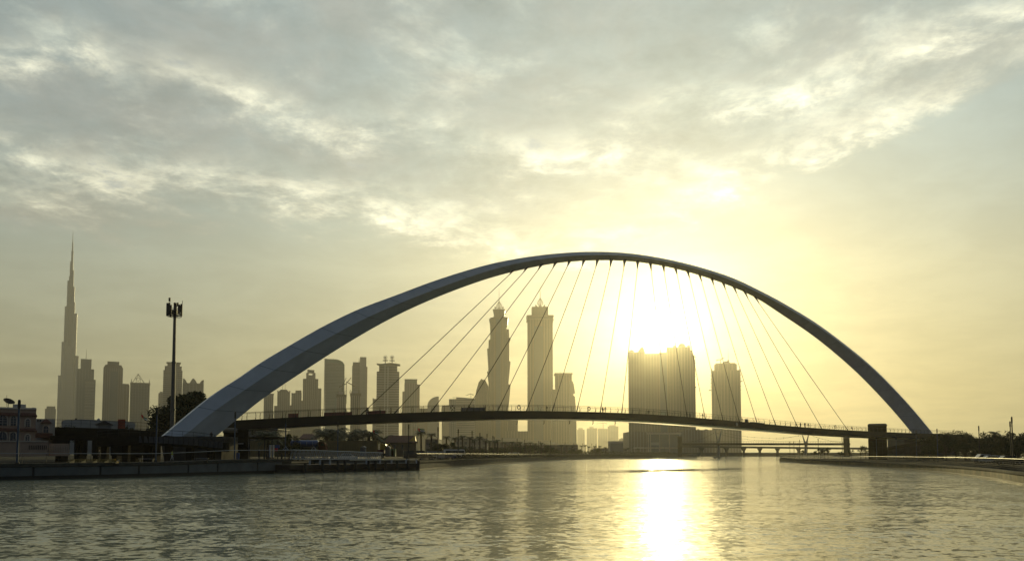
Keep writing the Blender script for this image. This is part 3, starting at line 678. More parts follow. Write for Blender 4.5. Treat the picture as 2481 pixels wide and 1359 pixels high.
arc = [(834.8, 885)] + [(809.5 + 25.3 * math.cos(a), 885 - 15.2 * math.sin(a)) for a in [R(8 * k) for k in range(1, 12)]]
T.shape('body', [(787, base_py(1700)), (834.8, base_py(1700))] + arc + [(787.6, 870)], FA['green'])
T.shape('glazed_crown', [(787.6, 879), (818, 879), (834, 885.5)] + arc[1:] + [(787.6, 869.6)], MT['tgreen'], -1.5, 1.4)
T.block('edge_fin', 786.3, 788.2, 869.3, MT['tgrey'], dy=-2, D=10)
T.o['group'] = 'distant towers of the skyline'
def tower_crane(px, pb_, pt, Y, jib_px, jib_py, cj_px, label, luff=True, th=0.7):
    Y *= KD; th *= 1.25
    a = P(px, pb_, Y); b_ = P(px, pt, Y); b_.x = a.x
    c = thing('tower_crane', tuple(a), label, 'crane', 'tower cranes over building sites')
    m = MB()
    for ox, oy in ((-1, -1), (1, -1), (1, 1), (-1, 1)): m.tube([a + Vector((ox, oy, 0)), b_ + Vector((ox, oy, 0))], th * 0.35, 4)
    z = a.z; k = 0
    while z < b_.z - 3:
        m.tube([(a.x - 1, Y - 1, z), (a.x + 1, Y - 1, z + 3)] if k % 2 else [(a.x + 1, Y - 1, z), (a.x - 1, Y - 1, z + 3)], th * 0.3, 4); z += 3; k += 1
    m.build('mast', MT['dark'], c)
    j = P(jib_px, jib_py, Y); m = MB(); m.tube([b_, j], th, 4); m.tube([b_ + Vector((0, 0, 2.2)), j], th * 0.6, 4); m.build('jib', MT['dark'], c)
    cj = P(cj_px, pt + 1, Y); m = MB(); m.tube([b_, cj], th * 1.1, 4); m.box(cj.x - 1.6, cj.x + 1.6, Y - 1.5, Y + 1.5, cj.z - 3, cj.z); m.build('counterweight', MT['dark'], c)
    m = MB(); m.box(b_.x - 1.3, b_.x + 1.3, Y - 3, Y - 1.3, b_.z - 2.4, b_.z + 0.3); m.build('cab', MT['dark'], c)
for i_, (a, b_, pt, lab) in enumerate([(815, 840, 955, 'unfinished ribbed tower with scaffolding on top in front of the green one'), (848, 875, 952, 'unfinished ribbed tower with a crown collar below the split slab tower')]):
    T = Tower('unfinished_tower', lab, 1450, 34, (a + b_) / 2, group='pair of unfinished ribbed towers')
    T.block('body', a + 1.2, b_ - 1.2, pt + 6, FA['raw'], ribs=5); T.block('collar', a, b_, pt, FA['raw'], pb=pt + 6, dy=-2, D=38); T.block('roof_core', a + 5, b_ - 8, pt - 7, MT['tgrey'], pb=pt, dy=6, D=14)
    m = MB(); rnd = random.Random(i_)
    for k in range(26):
        u = rnd.uniform(a + 2, b_ - 2); v2 = pt - rnd.uniform(0, 9); p_ = P(u, pt + 1, T.Y + rnd.uniform(3, 25)); q_ = P(u + rnd.uniform(-3, 3), v2, p_.y); m.tube([p_, q_], 0.28, 3)
    m.build('scaffold', MT['dark'], T.o)
tower_crane(829, 954, 935, 1462, 839, 915, 824, 'luffing crane on the unfinished tower by the green one')
tower_crane(854, 952, 933, 1462, 838, 924, 858, 'luffing crane on the unfinished tower by the split slab')
tower_crane(838.5, 978, 929, 1475, 851, 914, 835, 'tall crane standing in the gap between the two unfinished towers')
T = Tower('split_slab_tower', 'pale tower split in two slabs, the right one higher', 1800, 40, 872)
T.block('lower_slab', 853.5, 874.5, 886, FA['glass'], slabs=16, rm=MT['tgrey']); T.block('upper_block', 855, 872, 877.5, FA['glass'], pb=886, dy=3, D=30); T.block('tall_slab', 872.5, 887.8, 864.5, FA['silver'], dy=-6, D=44, tpx=(872.3, 887.8)); T.block('side_strip', 887.5, 890.2, 888, MT['tstone'], dy=-3, D=30); T.mast('roof_mast', 870.3, 878, 868, 1.2)
T = Tower('flared_roof_tower', 'banded hotel tower with a flared roof under two round roof ornaments', 1500, 40, 941)
T.block('body', 913, 967.6, 900, FA['band'], slabs=7.5, rm=MT['white_wall']); T.block('upper_block', 918.8, 962.7, 884, FA['band'], pb=900, dy=2, D=34, slabs=7.5); 
T.block('centre_fin', 932, 934, 882, MT['white_wall'], dy=-3.2, D=2); T.block('centre_fin', 939, 941.5, 889, MT['white_wall'], dy=-3.2, D=2)
T.shape('roof_canopy', [(912.5, 880.3), (919, 882.8), (927, 882.4), (945, 880), (962, 882.5), (969.8, 882.8), (969.5, 881.8), (958, 879.8), (945, 878.6), (927, 881), (920, 881.4)], MT['tgrey'], -3, 44)
for cx, cy in ((934, 866), (950.5, 865.5)):
    Y = T.Y + 15; m = MB(); c = P(cx, cy, Y); rr = 4.1 * Y / F_PX
    m.tube([(c.x + rr * math.cos(a), Y + rr * 0.5 * math.sin(a), c.z + rr * math.sin(a) * 1.15) for a in [2 * math.pi * k / 18 for k in range(19)]], 0.75, 5)
    m.sphere((c.x, Y, c.z - 0.5), rr * 0.62, 10)
    rg = m.build('round_ornament', MT['tgrey'], T.o)
    b0 = P(cx, 882, Y); m = MB(); m.tube([(c.x, Y, b0.z), (c.x, Y, c.z - rr)], [1.0, 2.0], 6)
    m.box(c.x - 6.2 * Y / F_PX, c.x + 6.2 * Y / F_PX, Y - 3, Y + 3, P(cx, 874.5, Y).z, P(cx, 872.6, Y).z); m.build('ornament_stem', MT['tgrey'], rg)
T = Tower('low_tower', 'narrow block at the left foot of the flared roof tower', 1700, 30, 908); T.block('body', 903, 913.5, 966, FA['stone'], ribs=3); T.block('parapet', 902.6, 906, 964.5, MT['tgrey'], pb=966, dy=2, D=10)
T = Tower('lantern_top_tower', 'stepped tower with a glazed lantern top right of the flared roof tower', 1700, 40, 996)
T.block('body', 980, 1011, 928, FA['glass'], ribs=5, rm=MT['tgrey']); T.block('side_wing', 975, 982, 948, FA['stone'], dy=2); T.block('side_wing', 1010.5, 1017, 931, FA['stone'], dy=4); T.block('lantern', 980.6, 1010.4, 919.5, FA['green'], pb=928, dy=3, D=28); T.block('roof_slab', 980, 1011, 918, MT['tgrey'], pb=919.6, dy=1, D=34)
T = Tower('sail_building', 'small building with a quarter-round sail-shaped roof', 1900, 30, 1049)
T.shape('body', [(1035.5, base_py(1900)), (1063, base_py(1900)), (1063, 960)] + [(1062 - 26.5 * math.sin(a), 984 - 24 * math.cos(a)) for a in [R(9 * k) for k in range(1, 11)]], FA['silver'])
T.block('side_strip', 1061.5, 1064.5, 981, MT['tgrey'], dy=-2, D=20); T.block('annex', 1016, 1036, 989, FA['stone'], dy=8); T.block('annex', 1071, 1090, 981, FA['stone'], dy=10)
T = Tower('wide_office_block', 'wide low office block with a slightly peaked roof', 1600, 50, 1119)
T.block('west_wing', 1088, 1105.5, 966.3, FA['glass'], ribs=4, rm=MT['tgrey']); T.shape('east_wing', [(1105.3, base_py(1600)), (1150, base_py(1600)), (1150, 965), (1105.3, 961.5)], FA['band'], -2, 46); T.block('roof_rig', 1097, 1106, 962.5, MT['dark'], pb=963.3, dy=5, D=2)
tower_crane(1141, 966, 954, 1620, 1128, 958, 1146, 'small crane on the roof of the wide office block', th=0.4)
T = Tower('petal_building', 'pointed building of two leaning curved shells beside the wavy tower', 1650, 40, 1166)
T.shape('front_shell', [(1148, base_py(1650)), (1186, base_py(1650)), (1184, 1000), (1177, 940), (1172, 922), (1167, 917), (1160, 925), (1154, 945), (1149, 975)], FA['gold'])
T.shape('rear_shell', [(1160, base_py(1680)), (1192, base_py(1680)), (1186, 960), (1183, 935), (1176, 921), (1172, 918.5), (1166, 930)], FA['gold'], 30, 30)

# the two tall hotel towers
def crown(T, px, pbase, globe_c, globe_r, tip, hw):
    Y = T.Y + T.D / 2; c = P(px, globe_c, Y); rr = globe_r * Y / F_PX; m = MB(); z0 = P(px, pbase, Y).z
    prf = [(0.15, -1.5), (0.45, -1.1), (0.98, -0.2), (0.85, 0.25), (0.45, 0.85), (0.05, 1.5)]
    for k in range(12):
        a = 2 * math.pi * k / 12; m.tube([(c.x + rr * q * math.cos(a), Y + rr * q * math.sin(a), c.z + rr * h_) for q, h_ in prf], 0.45, 4)
    for q, h_ in prf[1:5]: m.tube([(c.x + rr * q * math.cos(a), Y + rr * q * math.sin(a), c.z + rr * h_) for a in [2 * math.pi * k / 16 for k in range(17)]], 0.35, 4)
    g = m.build('lattice_globe', MT['tgold'], T.o)
    m = MB(); m.tube([(c.x, Y, z0), (c.x, Y, c.z)], [3.2, 1.2], 8); tp = P(px, tip, Y); m.tube([(c.x, Y, c.z), (c.x, Y, c.z + (tp.z - c.z) * 0.5), (c.x, Y, tp.z)], [1.3, 0.9, 0.25], 6); m.build('spire', MT['tgold'], T.o)
    m = MB(); q = hw * Y / F_PX
    for sx in (-1, 1): m.outline([(c.x + sx * q, z0), (c.x + sx * q * 0.55, z0), (c.x + sx * q * 0.75, z0 + 5), (c.x + sx * q, z0 + 8)] if sx < 0 else [(c.x + q * 0.55, z0), (c.x + q, z0), (c.x + q, z0 + 8), (c.x + q * 0.75, z0 + 5)], Y - 3, Y + 3)
    m.build('crown_leaf', MT['tgold'], T.o)
T = Tower('wavy_hotel_tower', 'tall hotel tower with a wavy stepped outline and a spired globe', 1725, 46, 1209, group='twin tall hotel towers')
zp = lambda x, y: (1080 + x / 3.236, 680 + y / 3.236)
prof_l = [(337, 1340), (335, 985), (335, 800), (323, 710), (333, 708), (333, 690), (324, 530), (335, 527), (336, 463), (347, 460), (350, 430), (345, 330), (338, 300), (352, 288), (372, 284)]
prof_r = [(497, 1340), (490, 1000), (493, 980), (508, 812), (490, 808), (508, 632), (497, 627), (500, 480), (509, 447), (497, 444), (495, 380), (478, 377), (482, 345), (490, 287), (463, 283)]
ys = sorted(set([y for _, y in prof_l] + [y for _, y in prof_r]), reverse=True)
pl_ = sorted([(y, x) for x, y in prof_l]); pr_ = sorted([(y, x) for x, y in prof_r])
rings = []
for y in ys:
    xa, xb = interp(pl_, y), interp(pr_, y); a, b_ = zp(xa, y), zp(xb, y); rings.append(ring(a[0], b_[0], a[1], T.Y, 60, 5))
m = MB(); m.loft(rings); body = m.build('body', FA['gold'], T.o)
m = MB(); m.loft([ring(*[zp(q, 0)[0] for q in (a, b_)], zp(0, y)[1], T.Y + 3, 46, 4) for a, b_, y in ((373, 462, 284), (377, 458, 270), (370, 465, 228), (367, 467, 222))]); m.build('upper_block', FA['gold'], T.o)
m = MB()
for px, py in ((332, 460),): pass
T.block('centre_bay', zp(395, 0)[0], zp(430, 0)[0], zp(0, 300)[1], FA['glass'], dy=-3, D=2.9)
for k in range(5):
    px = zp(350 + k * 33, 0)[0]; T.block('facade_pier', px - 0.35, px + 0.35, zp(0, 300)[1], MT['tgold'], dy=-1.6, D=1.5)
crown(T, 1209.2, 747.5, 741, 7.6, 699, 11)
T = Tower('straight_hotel_tower', 'tall straight hotel tower with a square head and spired globe', 1725, 50, 1309, group='twin tall hotel towers')
T.block('body', 1278.3, 1339.2, 772, FA['gold'], ribs=9, rm=MT['tgold'], slabs=0)
m = MB(); m.loft([ring(1278.3, 1339.2, 772, T.Y, 60, 0), ring(1277.2, 1341, 764.5, T.Y, 60, 0), ring(1277.8, 1340.5, 763, T.Y, 60, 0)]); m.build('flared_head', FA['gold'], T.o)
for py in (764.6, 773): T.block('cornice', 1275.8, 1342, py - 0.7, MT['tgold'], pb=py + 0.6, dy=-3, D=56)
T.block('upper_block', 1288.4, 1328, 743, FA['gold'], pb=763, dy=5, D=38); T.block('centre_bay', 1294, 1316, 790, FA['glass'], dy=-2.4, D=2.3, slabs=0)
crown(T, 1308.8, 743, 733, 7.8, 691, 12)
T = Tower('hotel_podium', 'low podium blocks between the feet of the two hotel towers', 1650, 60, 1255, 'building'); T.block('body', 1225, 1282, 1044, FA['gold'], ribs=8, rm=MT['tgold']); T.block('annex_block', 1232, 1254.6, 1003, FA['gold'], dy=30, D=30); T.block('front_wing', 1180, 1262, 1060, FA['stone'], dy=-150, D=40, slabs=6); T.block('front_wing', 1262, 1330, 1066, FA['stone'], dy=-150, D=30, slabs=5)
T = Tower('collar_roof_tower', 'tower with a round collar roof and a leaning stepped right side', 1600, 40, 1368)
T.block('body', 1346.5, 1385.5, 908, FA['gold'], ribs=6, rm=MT['tgold']); T.block('collar', 1344, 1387.5, 903.2, MT['tgold'], pb=906.5, dy=-2, D=44); T.block('neck', 1347.5, 1384.5, 903.5, MT['tgold'], pb=908.2, dy=1, D=36)
T.shape('leaning_wing', [(1380, base_py(1590)), (1397.5, base_py(1590)), (1396.5, 1010), (1393.2, 960.5), (1389, 957), (1389, 953), (1393.3, 952.5), (1390, 930), (1387, 922.5), (1380, 921.5)], FA['glass'], -10, 40)
T.block('west_annex', 1337, 1348, 943, FA['gold'], dy=6)
T.mast('roof_mast', 1357, 903, 899, 0.6)
T = Tower('mid_rise_block', 'low curved block at the foot of the straight hotel tower', 1400, 40, 1360); T.block('body', 1316, 1398, 1074, FA['stone'], slabs=5); T.block('roof_box', 1330, 1345, 1071, MT['tgrey'], pb=1074, dy=5, D=10)
# pale far blocks between the towers
for a, b_, pt, up_, lab in [(1398, 1416.5, 1040, (1401, 1412, 1036.5), 'palest far block right of the collar roof tower'), (1421.5, 1446.5, 1037, (1428, 1438, 1033.5), 'far block with a flat step roof, second of the pale row'), (1448.5, 1472, 1038.5, (1450, 1460, 1037.5), 'flat far block under a thin crane'), (1472.2, 1498, 1032.5, (1476, 1492, 1029.5), 'highest of the pale far blocks, with a roof box')]:
    T = Tower('far_block', lab, 3200, 40, (a + b_) / 2, 'building', 'pale row of far blocks'); T.block('body', a, b_, pt, FA['stone'], ribs=4); T.block('roof_box', up_[0], up_[1], up_[2], MT['tstone'], pb=pt, dy=8, D=20)
tower_crane(1461.5, 1040, 1024.5, 3150, 1445, 1026, 1470, 'thin far crane above the pale row of blocks', th=0.9)
T = Tower('gabled_far_house', 'small far gabled hall left of the big double tower', 2400, 30, 1507, 'building'); T.shape('body', [(1499, base_py(2400)), (1514.5, base_py(2400)), (1514.5, 1065), (1506.5, 1060.5), (1499, 1064)], FA['stone']); T.block('side_shed', 1514, 1521, 1072, FA['stone'], D=20)
T = Tower('grey_pavilion', 'dark boxy pavilion with a pale top band near the far quay', 780, 16, 1494, 'building', group=None); T.block('body', 1478, 1510, 1073, MT['tgrey']); T.block('top_band', 1477.6, 1510.4, 1068, MT['white_wall'], pb=1073, dy=-0.4, D=17)

# double residential tower right under the sun
T = Tower('double_tower', 'broad double tower with domed roofs right below the sun', 1500, 60, 1600, group='massive towers under the sun')
T.block('west_body', 1521, 1562, 852, FA['gold'], ribs=6, rm=MT['tgold'])
T.block('middle_body', 1562, 1598, 856, FA['gold'], dy=8, ribs=5, rm=MT['tgold']); T.block('recess', 1597, 1616, 854, FA['glass'], dy=12)
T.block('east_body', 1615, 1672, 842, FA['gold'], dy=2, ribs=8, rm=MT['tgold']); T.block('corner_bay', 1671.5, 1678, 858, FA['gold'], dy=5, ribs=1, rm=MT['tgold']); T.block('corner_bay', 1677.5, 1683, 872, FA['gold'], dy=8, slabs=5, rm=MT['tgold'])
T.shape('roof_gable', [(1544, 852.3), (1564, 862), (1560, 845), (1556, 838.6), (1551, 843), (1546, 851)], MT['tgold'], 10, 12)
for cx, cy, r_ in ((1528.5, 852, 6), (1650, 842, 9)):
    Y = T.Y + 25; c = P(cx, cy, Y); m = MB(); m.dome(c.x, Y, c.z, r_ * Y / F_PX, r_ * Y / F_PX * 1.0); m.build('dome', MT['tgold'], T.o)
for k, (px, py) in enumerate([(1668, 838), (1673, 850), (1679, 862), (1526, 848), (1634, 838)]):
    T.block('roof_turret', px - 3, px + 3, py, MT['tgold'], pb=py + 14, dy=10, D=9)
for py in (866, 880, 895, 912, 930): 
    T.block('balcony', 1682.8, 1685, py, MT['tgold'], pb=py + 1.4, dy=12, D=8)
T.block('hoist', 1683, 1686.5, 938, MT['dark'], pb=940, dy=6, D=6)
# classical base with a great framed portico
Yp = 1380; T2 = Tower('classical_podium', 'palace-like podium with a big framed portico below the double tower', Yp, 80, 1600, 'building', group=None)
T2.block('body', 1522, 1655, 1046, FA['pink'], ribs=18, rm=MT['tstone']); T2.block('portico_back', 1572, 1648, 1050, FA['glass'], dy=-6, D=5.9)
for px in (1571, 1576, 1598, 1622, 1647): T2.block('column', px - 1.1, px + 1.1, 1052, MT['trim'], dy=-10, D=3.8)
T2.block('entablature', 1568, 1651, 1047.5, MT['trim'], pb=1052, dy=-11, D=6); T2.block('base_course', 1535, 1655, 1083, MT['trim'], pb=1086, dy=-12, D=3); T2.block('banner', 1577.5, 1597, 1071, MT['white_wall'], pb=1078, dy=-7, D=0.9)
T3 = Tower('long_low_wing', 'long low hotel wing joining the double tower and the domed tower', 1420, 50, 1700, 'building', group=None)
T3.block('body', 1654, 1796, 1041, FA['pink'], ribs=20, rm=MT['tstone'])
for cx, hw in ((1668, 9), (1693, 5), (1712, 7)):
    c0 = P(cx, 1041.2, T3.Y + 5); m = MB(); m.dome(c0.x, T3.Y + 10, c0.z, hw * 0.75, 3.2); m.build('roof_dome', MT['tgold'], T3.o)
T = Tower('domed_tower', 'square tower with a stepped domed head and cranes right of the sun', 1500, 52, 1758, group='massive towers under the sun')
T.block('body', 1722.7, 1793.5, 897, FA['gold'], ribs=9, rm=MT['tgold']); T.block('head', 1729.8, 1785, 882, FA['gold'], pb=897, dy=6, D=40, ribs=5, rm=MT['tgold']); T.block('head_cap', 1733, 1781, 879.5, MT['tgold'], pb=882, dy=9, D=34)
c = P(1757, 879.8, T.Y + 25); m = MB(); m.dome(c.x, T.Y + 25, c.z, 12, 6); m.build('dome', MT['tgold'], T.o)
YY = T.Y + 25; c = P(1764, 877, YY); m = MB(); m.sphere((c.x, YY, P(0, 874, YY).z), 3.2, 8); m.tube([(c.x, YY, c.z), (c.x, YY, P(0, 845, YY).z)], [0.8, 0.2], 5); m.build('antenna', MT['tgold'], T.o)
for px, py in ((1724, 897), (1792.5, 897)):
    c = P(px, py, T.Y + 2); m = MB(); m.tube([(c.x, T.Y + 3, c.z), (c.x, T.Y + 3, c.z + 9)], [2.2, 0.4], 6); m.build('pinnacle', MT['tgold'], T.o)
for px in (1721.6, 1794.6):
    for k in range(5): T.block('balcony', px - 1.2, px + 1.2, 908 + k * 9, MT['tgold'], pb=909.4 + k * 9, dy=10, D=6)
T.block('hoist', 1716.8, 1722, 943.5, MT['dark'], pb=945.3, dy=6, D=5); T.block('hoist', 1794, 1799, 922.8, MT['dark'], pb=924.3, dy=6, D=5)
tower_crane(1746, 880, 871, 1540, 1755, 866, 1736.5, 'small crane on the roof of the domed tower', th=0.8)

# distant bridges over the canal
Yb = 640
fb = thing('far_footbridge', tuple(P(1740, 1090, Yb)), 'slim far footbridge hung from a V-shaped mast below the main deck', 'bridge')
def fx(px, py, o=0): return P(px, py, Yb + o)
m = MB(); m.loft([[fx(px, y0_, o_) for y0_, o_ in ((1072.8, 0), (1078.2, 0), (1078.2, 5), (1072.8, 5))] for px in range(1650, 2061, 10)]); m.build('deck', MT['fascia'], fb)
m = MB(); m.tube([fx(px, 1068.6) for px in range(1650, 2061, 10)], 0.08, 4)
for px in range(1652, 2060, 6): m.tube([fx(px, 1073), fx(px, 1068.6)], 0.07, 3)
m.build('railing', MT['dark'], fb)
for x0, sp_ in ((1740.5, 9), (1951.5, 9)):
    foot_y = 1106 if x0 < 1800 else 1100; yj = 1075; m = MB(); m.tube([fx(x0, foot_y, 2), fx(x0 + 1, yj, 2)], [1.3, 0.9], 8)
    m.tube([fx(x0 - 0.5, yj, 2), fx(x0 - sp_ * 0.95, 1037 if x0 < 1800 else 1050, 2)], [0.75, 0.25], 6); m.tube([fx(x0 + 1.5, yj, 2), fx(x0 + sp_ * 0.95, 1034 if x0 < 1800 else 1050, 2)], [0.75, 0.25], 6)
    m.build('mast', MT['tgrey'], fb)
m = MB(); m.box(fx(1733, 1108).x, fx(1746, 1108).x, Yb - 2, Yb + 6, -0.5, 0.7); m.build('pile_cap', MT['conc'], fb)
for a, b_, sag in (((1731.5, 1047), (1942.5, 1052), 33), ((1749.5, 1047), (1960.5, 1052), 22), ((1731.5, 1047), (1665, 1072), 8), ((1961, 1052), (2045, 1072), 7)):
    m = MB(); pts_ = []
    for k in range(25):
        u = k / 24; pts_.append((a[0] + (b_[0] - a[0]) * u, a[1] + (b_[1] - a[1]) * u + sag * 4 * u * (1 - u) * 0.5))
    m.tube([fx(x, y, 2) for x, y in pts_], 0.06, 4)
    for x, y in pts_[1:-1:2]: q = fx(x, y, 2); m.sphere((q.x, q.y, q.z), 0.34, 5)
    m.build('lantern_cable', MT['dark'], fb)
LT = []
def lift_tower(px0, px1, pt, Y, D, label, name='lift_tower'):
    a = P(px0, base_py(Y), Y); b_ = P(px1, base_py(Y), Y); zt = P(px0, pt, Y).z
    o = thing(name, ((a.x + b_.x) / 2, Y, GZ), label, 'lift tower'); LT.append(o)
    m = MB(); m.box(a.x, b_.x, Y, Y + D, 1.0, zt - 0.9); m.build('shaft', MT['dtower'], o)
    m = MB(); m.loft([[(a.x + i_, Y + i_, z), (b_.x - i_, Y + i_, z), (b_.x - i_, Y + D - i_, z), (a.x + i_, Y + D - i_, z)] for z, i_ in ((zt - 0.9, -0.12), (zt - 0.5, -0.12), (zt - 0.12, 0.25), (zt, 0.6))]); m.build('roof', MT['dtower2'], o)
    n = max(2, int((b_.x - a.x) / 1.6)); m = MB()
    for k in range(1, n): x = a.x + (b_.x - a.x) * k / n; m.box(x - 0.04, x + 0.04, Y - 0.06, Y - 0.005, 1.5, zt - 1)
    for k in range(1, 6): z = 1.5 + (zt - 2.5) * k / 6; m.box(a.x, b_.x, Y - 0.05, Y - 0.006, z, z + 0.06)
    m.build('cladding_frame', MT['dark'], o); return o
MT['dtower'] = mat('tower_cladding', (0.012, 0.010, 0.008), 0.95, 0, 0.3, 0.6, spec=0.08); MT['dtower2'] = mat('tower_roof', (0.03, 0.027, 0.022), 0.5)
lift_tower(1642.5, 1653, 1056, 650, 4, 'dark lift tower at the left end of the far footbridge')
lift_tower(2044, 2059.5, 1058, 560, 5, 'grey lift tower at the right end of the far footbridge')
rb = thing('road_bridge', tuple(P(1830, 1100, 1000)), 'low concrete road bridge crossing the far end of the canal', 'bridge')
m = MB(); Yr = 1000; m.loft([[P(px, y, Yr + o_) for y, o_ in ((1078.5 + (px - 1650) * 0.012, 0), (1083.5 + (px - 1650) * 0.012, 0), (1083.5 + (px - 1650) * 0.012, 16), (1078.5 + (px - 1650) * 0.012, 16))] for px in range(1640, 2261, 20)]); m.build('deck', MT['conc'], rb)
for px in (1700, 1760, 1802, 1841, 1884, 1935, 1990): 
    a = P(px, 1101, Yr + 4); zt = P(px, 1083, Yr + 4).z; m = MB(); m.loft([[(a.x + sx * w_, Yr + 4 + sy * 1.5, z) for sx, sy in ((-1, -1), (1, -1), (1, 1), (-1, 1))] for z, w_ in ((0, 1.2), (zt * 0.6, 1.2), (zt, 4))]); m.build('pier', MT['conc'], rb)
m = MB(); a, b_ = P(1690, 1100, 990), P(1895, 1100, 990); m.box(a.x - 60, b_.x + 330, 1136, 1143, -0.6, P(0, 1096, 1136).z); q = m.build('far_embankment', MT['conc']); tag(q, 'low grey embankment closing the far end of the canal', 'quay wall')

# ------------------------------------------------------------------ banks: helpers
def gp(px, Y, z=GZ): p = P(px, 1100, Y); return Vector((p.x, Y, z))          # a spot on the ground
def box_px(m, px0, px1, pt, pb, Y, D, mi=0):
    a = P(px0, pb, Y); b_ = P(px1, pt, Y); m.box(min(a.x, b_.x), max(a.x, b_.x), Y, Y + D, a.z, b_.z, mi)
def wheel(parent, x, y, z, r, wd, side=True):
    m = MB(); n = 14
    ro = [[(x + r * q * math.cos(2 * math.pi * k / n), y + o_, z + r * q * math.sin(2 * math.pi * k / n)) for k in range(n)] for o_, q in ((-wd / 2, 0.85), (-wd / 2 + 0.03, 1), (wd / 2 - 0.03, 1), (wd / 2, 0.85))]
    m.loft(ro); t_ = m.build('wheel', MT['rubber'], parent)
    m = MB(); m.loft([[(x + r * 0.5 * math.cos(2 * math.pi * k / n), y + o_, z + r * 0.5 * math.sin(2 * math.pi * k / n)) for k in range(n)] for o_ in (-wd / 2 - 0.02, wd / 2 + 0.02)]); m.build('rim', MT['steel'], t_)

# trees ---------------------------------------------------------------
def make_tree(name, label, seed, h, spread, n_leaf, leaf, lm='leaf', trunk_h=0.3, loc=(0, 0, 0), clumps=22, group=None, flat=0.75):
    rnd = random.Random(seed); t_ = thing(name, loc, label, 'tree', group); o = Vector(loc)
    m = MB(); th = h * trunk_h; m.tube([o - Vector((0, 0, 0.2)), o + Vector((0.1, 0, th * 0.5)), o + Vector((0.0, 0.1, th))], [h * 0.035, h * 0.028, h * 0.024], 7)
    cs = []
    for k in range(clumps):
        a = rnd.uniform(0, 6.283); rr = spread * math.sqrt(rnd.random()) * 0.82; q = rr / spread
        z = th * 0.9 + (h - th) * (0.25 + 0.62 * rnd.random() * (1 - q * q * 0.6)); c = o + Vector((rr * math.cos(a), rr * math.sin(a) * flat, z)); cs.append((c, spread * rnd.uniform(0.20, 0.36)))
        if k < 11: mid_ = o + Vector((rr * 0.4 * math.cos(a), rr * 0.4 * math.sin(a), th + (z - th) * 0.45)); m.tube([o + Vector((0, 0, th * 0.92)), mid_, c], [h * 0.014, h * 0.009, h * 0.004], 5)
    m.build('trunk', MT['bark'], t_)
    m = MB(); V, Fc = [], []
    for k in range(n_leaf):
        c, r_ = cs[rnd.randrange(len(cs))]; d = Vector((rnd.gauss(0, 1), rnd.gauss(0, 1), rnd.gauss(0, 1))).normalized() * r_ * (rnd.random() ** 0.4) * rnd.choice((1, 1, 1.18))
        p_ = c + Vector((d.x, d.y, d.z * 0.8)); a = Vector((rnd.gauss(0, 1), rnd.gauss(0, 1), rnd.gauss(0, 0.6))).normalized(); b_ = a.cross(Vector((rnd.gauss(0, 1), rnd.gauss(0, 1), rnd.gauss(0, 1)))).normalized()
        s_ = leaf * rnd.uniform(0.6, 1.3); i0 = len(V); V += [p_ - a * s_, p_ + b_ * s_ * 0.5, p_ + a * s_, p_ - b_ * s_ * 0.5]; Fc.append((i0, i0 + 1, i0 + 2, i0 + 3))
    m.add(V, Fc); m.build('crown', MT[lm], t_); return t_
def make_palm(name, label, seed, h, fr, loc=(0, 0, 0), nf=18, group=None, shag=False):
    rnd = random.Random(seed); t_ = thing(name, loc, label, 'palm tree', group); o = Vector(loc); lean = rnd.uniform(-0.03, 0.03) * h
    m = MB(); m.tube([o - Vector((0, 0, 0.2)), o + Vector((lean * 0.4, 0, h * 0.5)), o + Vector((lean, 0, h))], [0.26, 0.19, 0.20], 7); m.build('trunk', MT['bark'], t_)
    m = MB(); top = o + Vector((lean, 0, h)); V, Fc = [], []
    for k in range(nf):
        a = 6.283 * k / nf + rnd.uniform(-0.2, 0.2); up_ = rnd.uniform(-0.45, 1.25); L_ = fr * rnd.uniform(0.8, 1.1); dh = Vector((math.cos(a), math.sin(a), 0)); sd_ = Vector((-math.sin(a), math.cos(a), 0)); prev = None
        for j in range(8):
            u = j / 7; p_ = top + dh * L_ * (u * (1 - 0.18 * u)) + Vector((0, 0, L_ * (0.75 * up_ * u - (0.42 + 0.38 * up_) * u * u)))
            wd = fr * 0.17 * math.sin(math.pi * min(1, u * 0.9 + 0.12)) + 0.02
            if prev is not None:
                q, w2 = prev
                for sg in (-1, 1):      # leaflets hang from both sides of the rib
                    for s2 in (0.0, 0.5):
                        r0 = q + (p_ - q) * s2; i0 = len(V); tip_ = r0 + sd_ * sg * wd * 1.9 + dh * wd * 0.9 - Vector((0, 0, wd * rnd.uniform(0.3, 1.1))); V += [r0, r0 + (p_ - q) * 0.34, tip_]; Fc.append((i0, i0 + 1, i0 + 2))
                i0 = len(V); V += [q - sd_ * 0.03, q + sd_ * 0.03, p_ + sd_ * 0.02, p_ - sd_ * 0.02]; Fc.append((i0, i0 + 1, i0 + 2, i0 + 3))
            prev = (p_, wd)
    m.add(V, Fc); m.build('crown', MT['palm'], t_); return t_

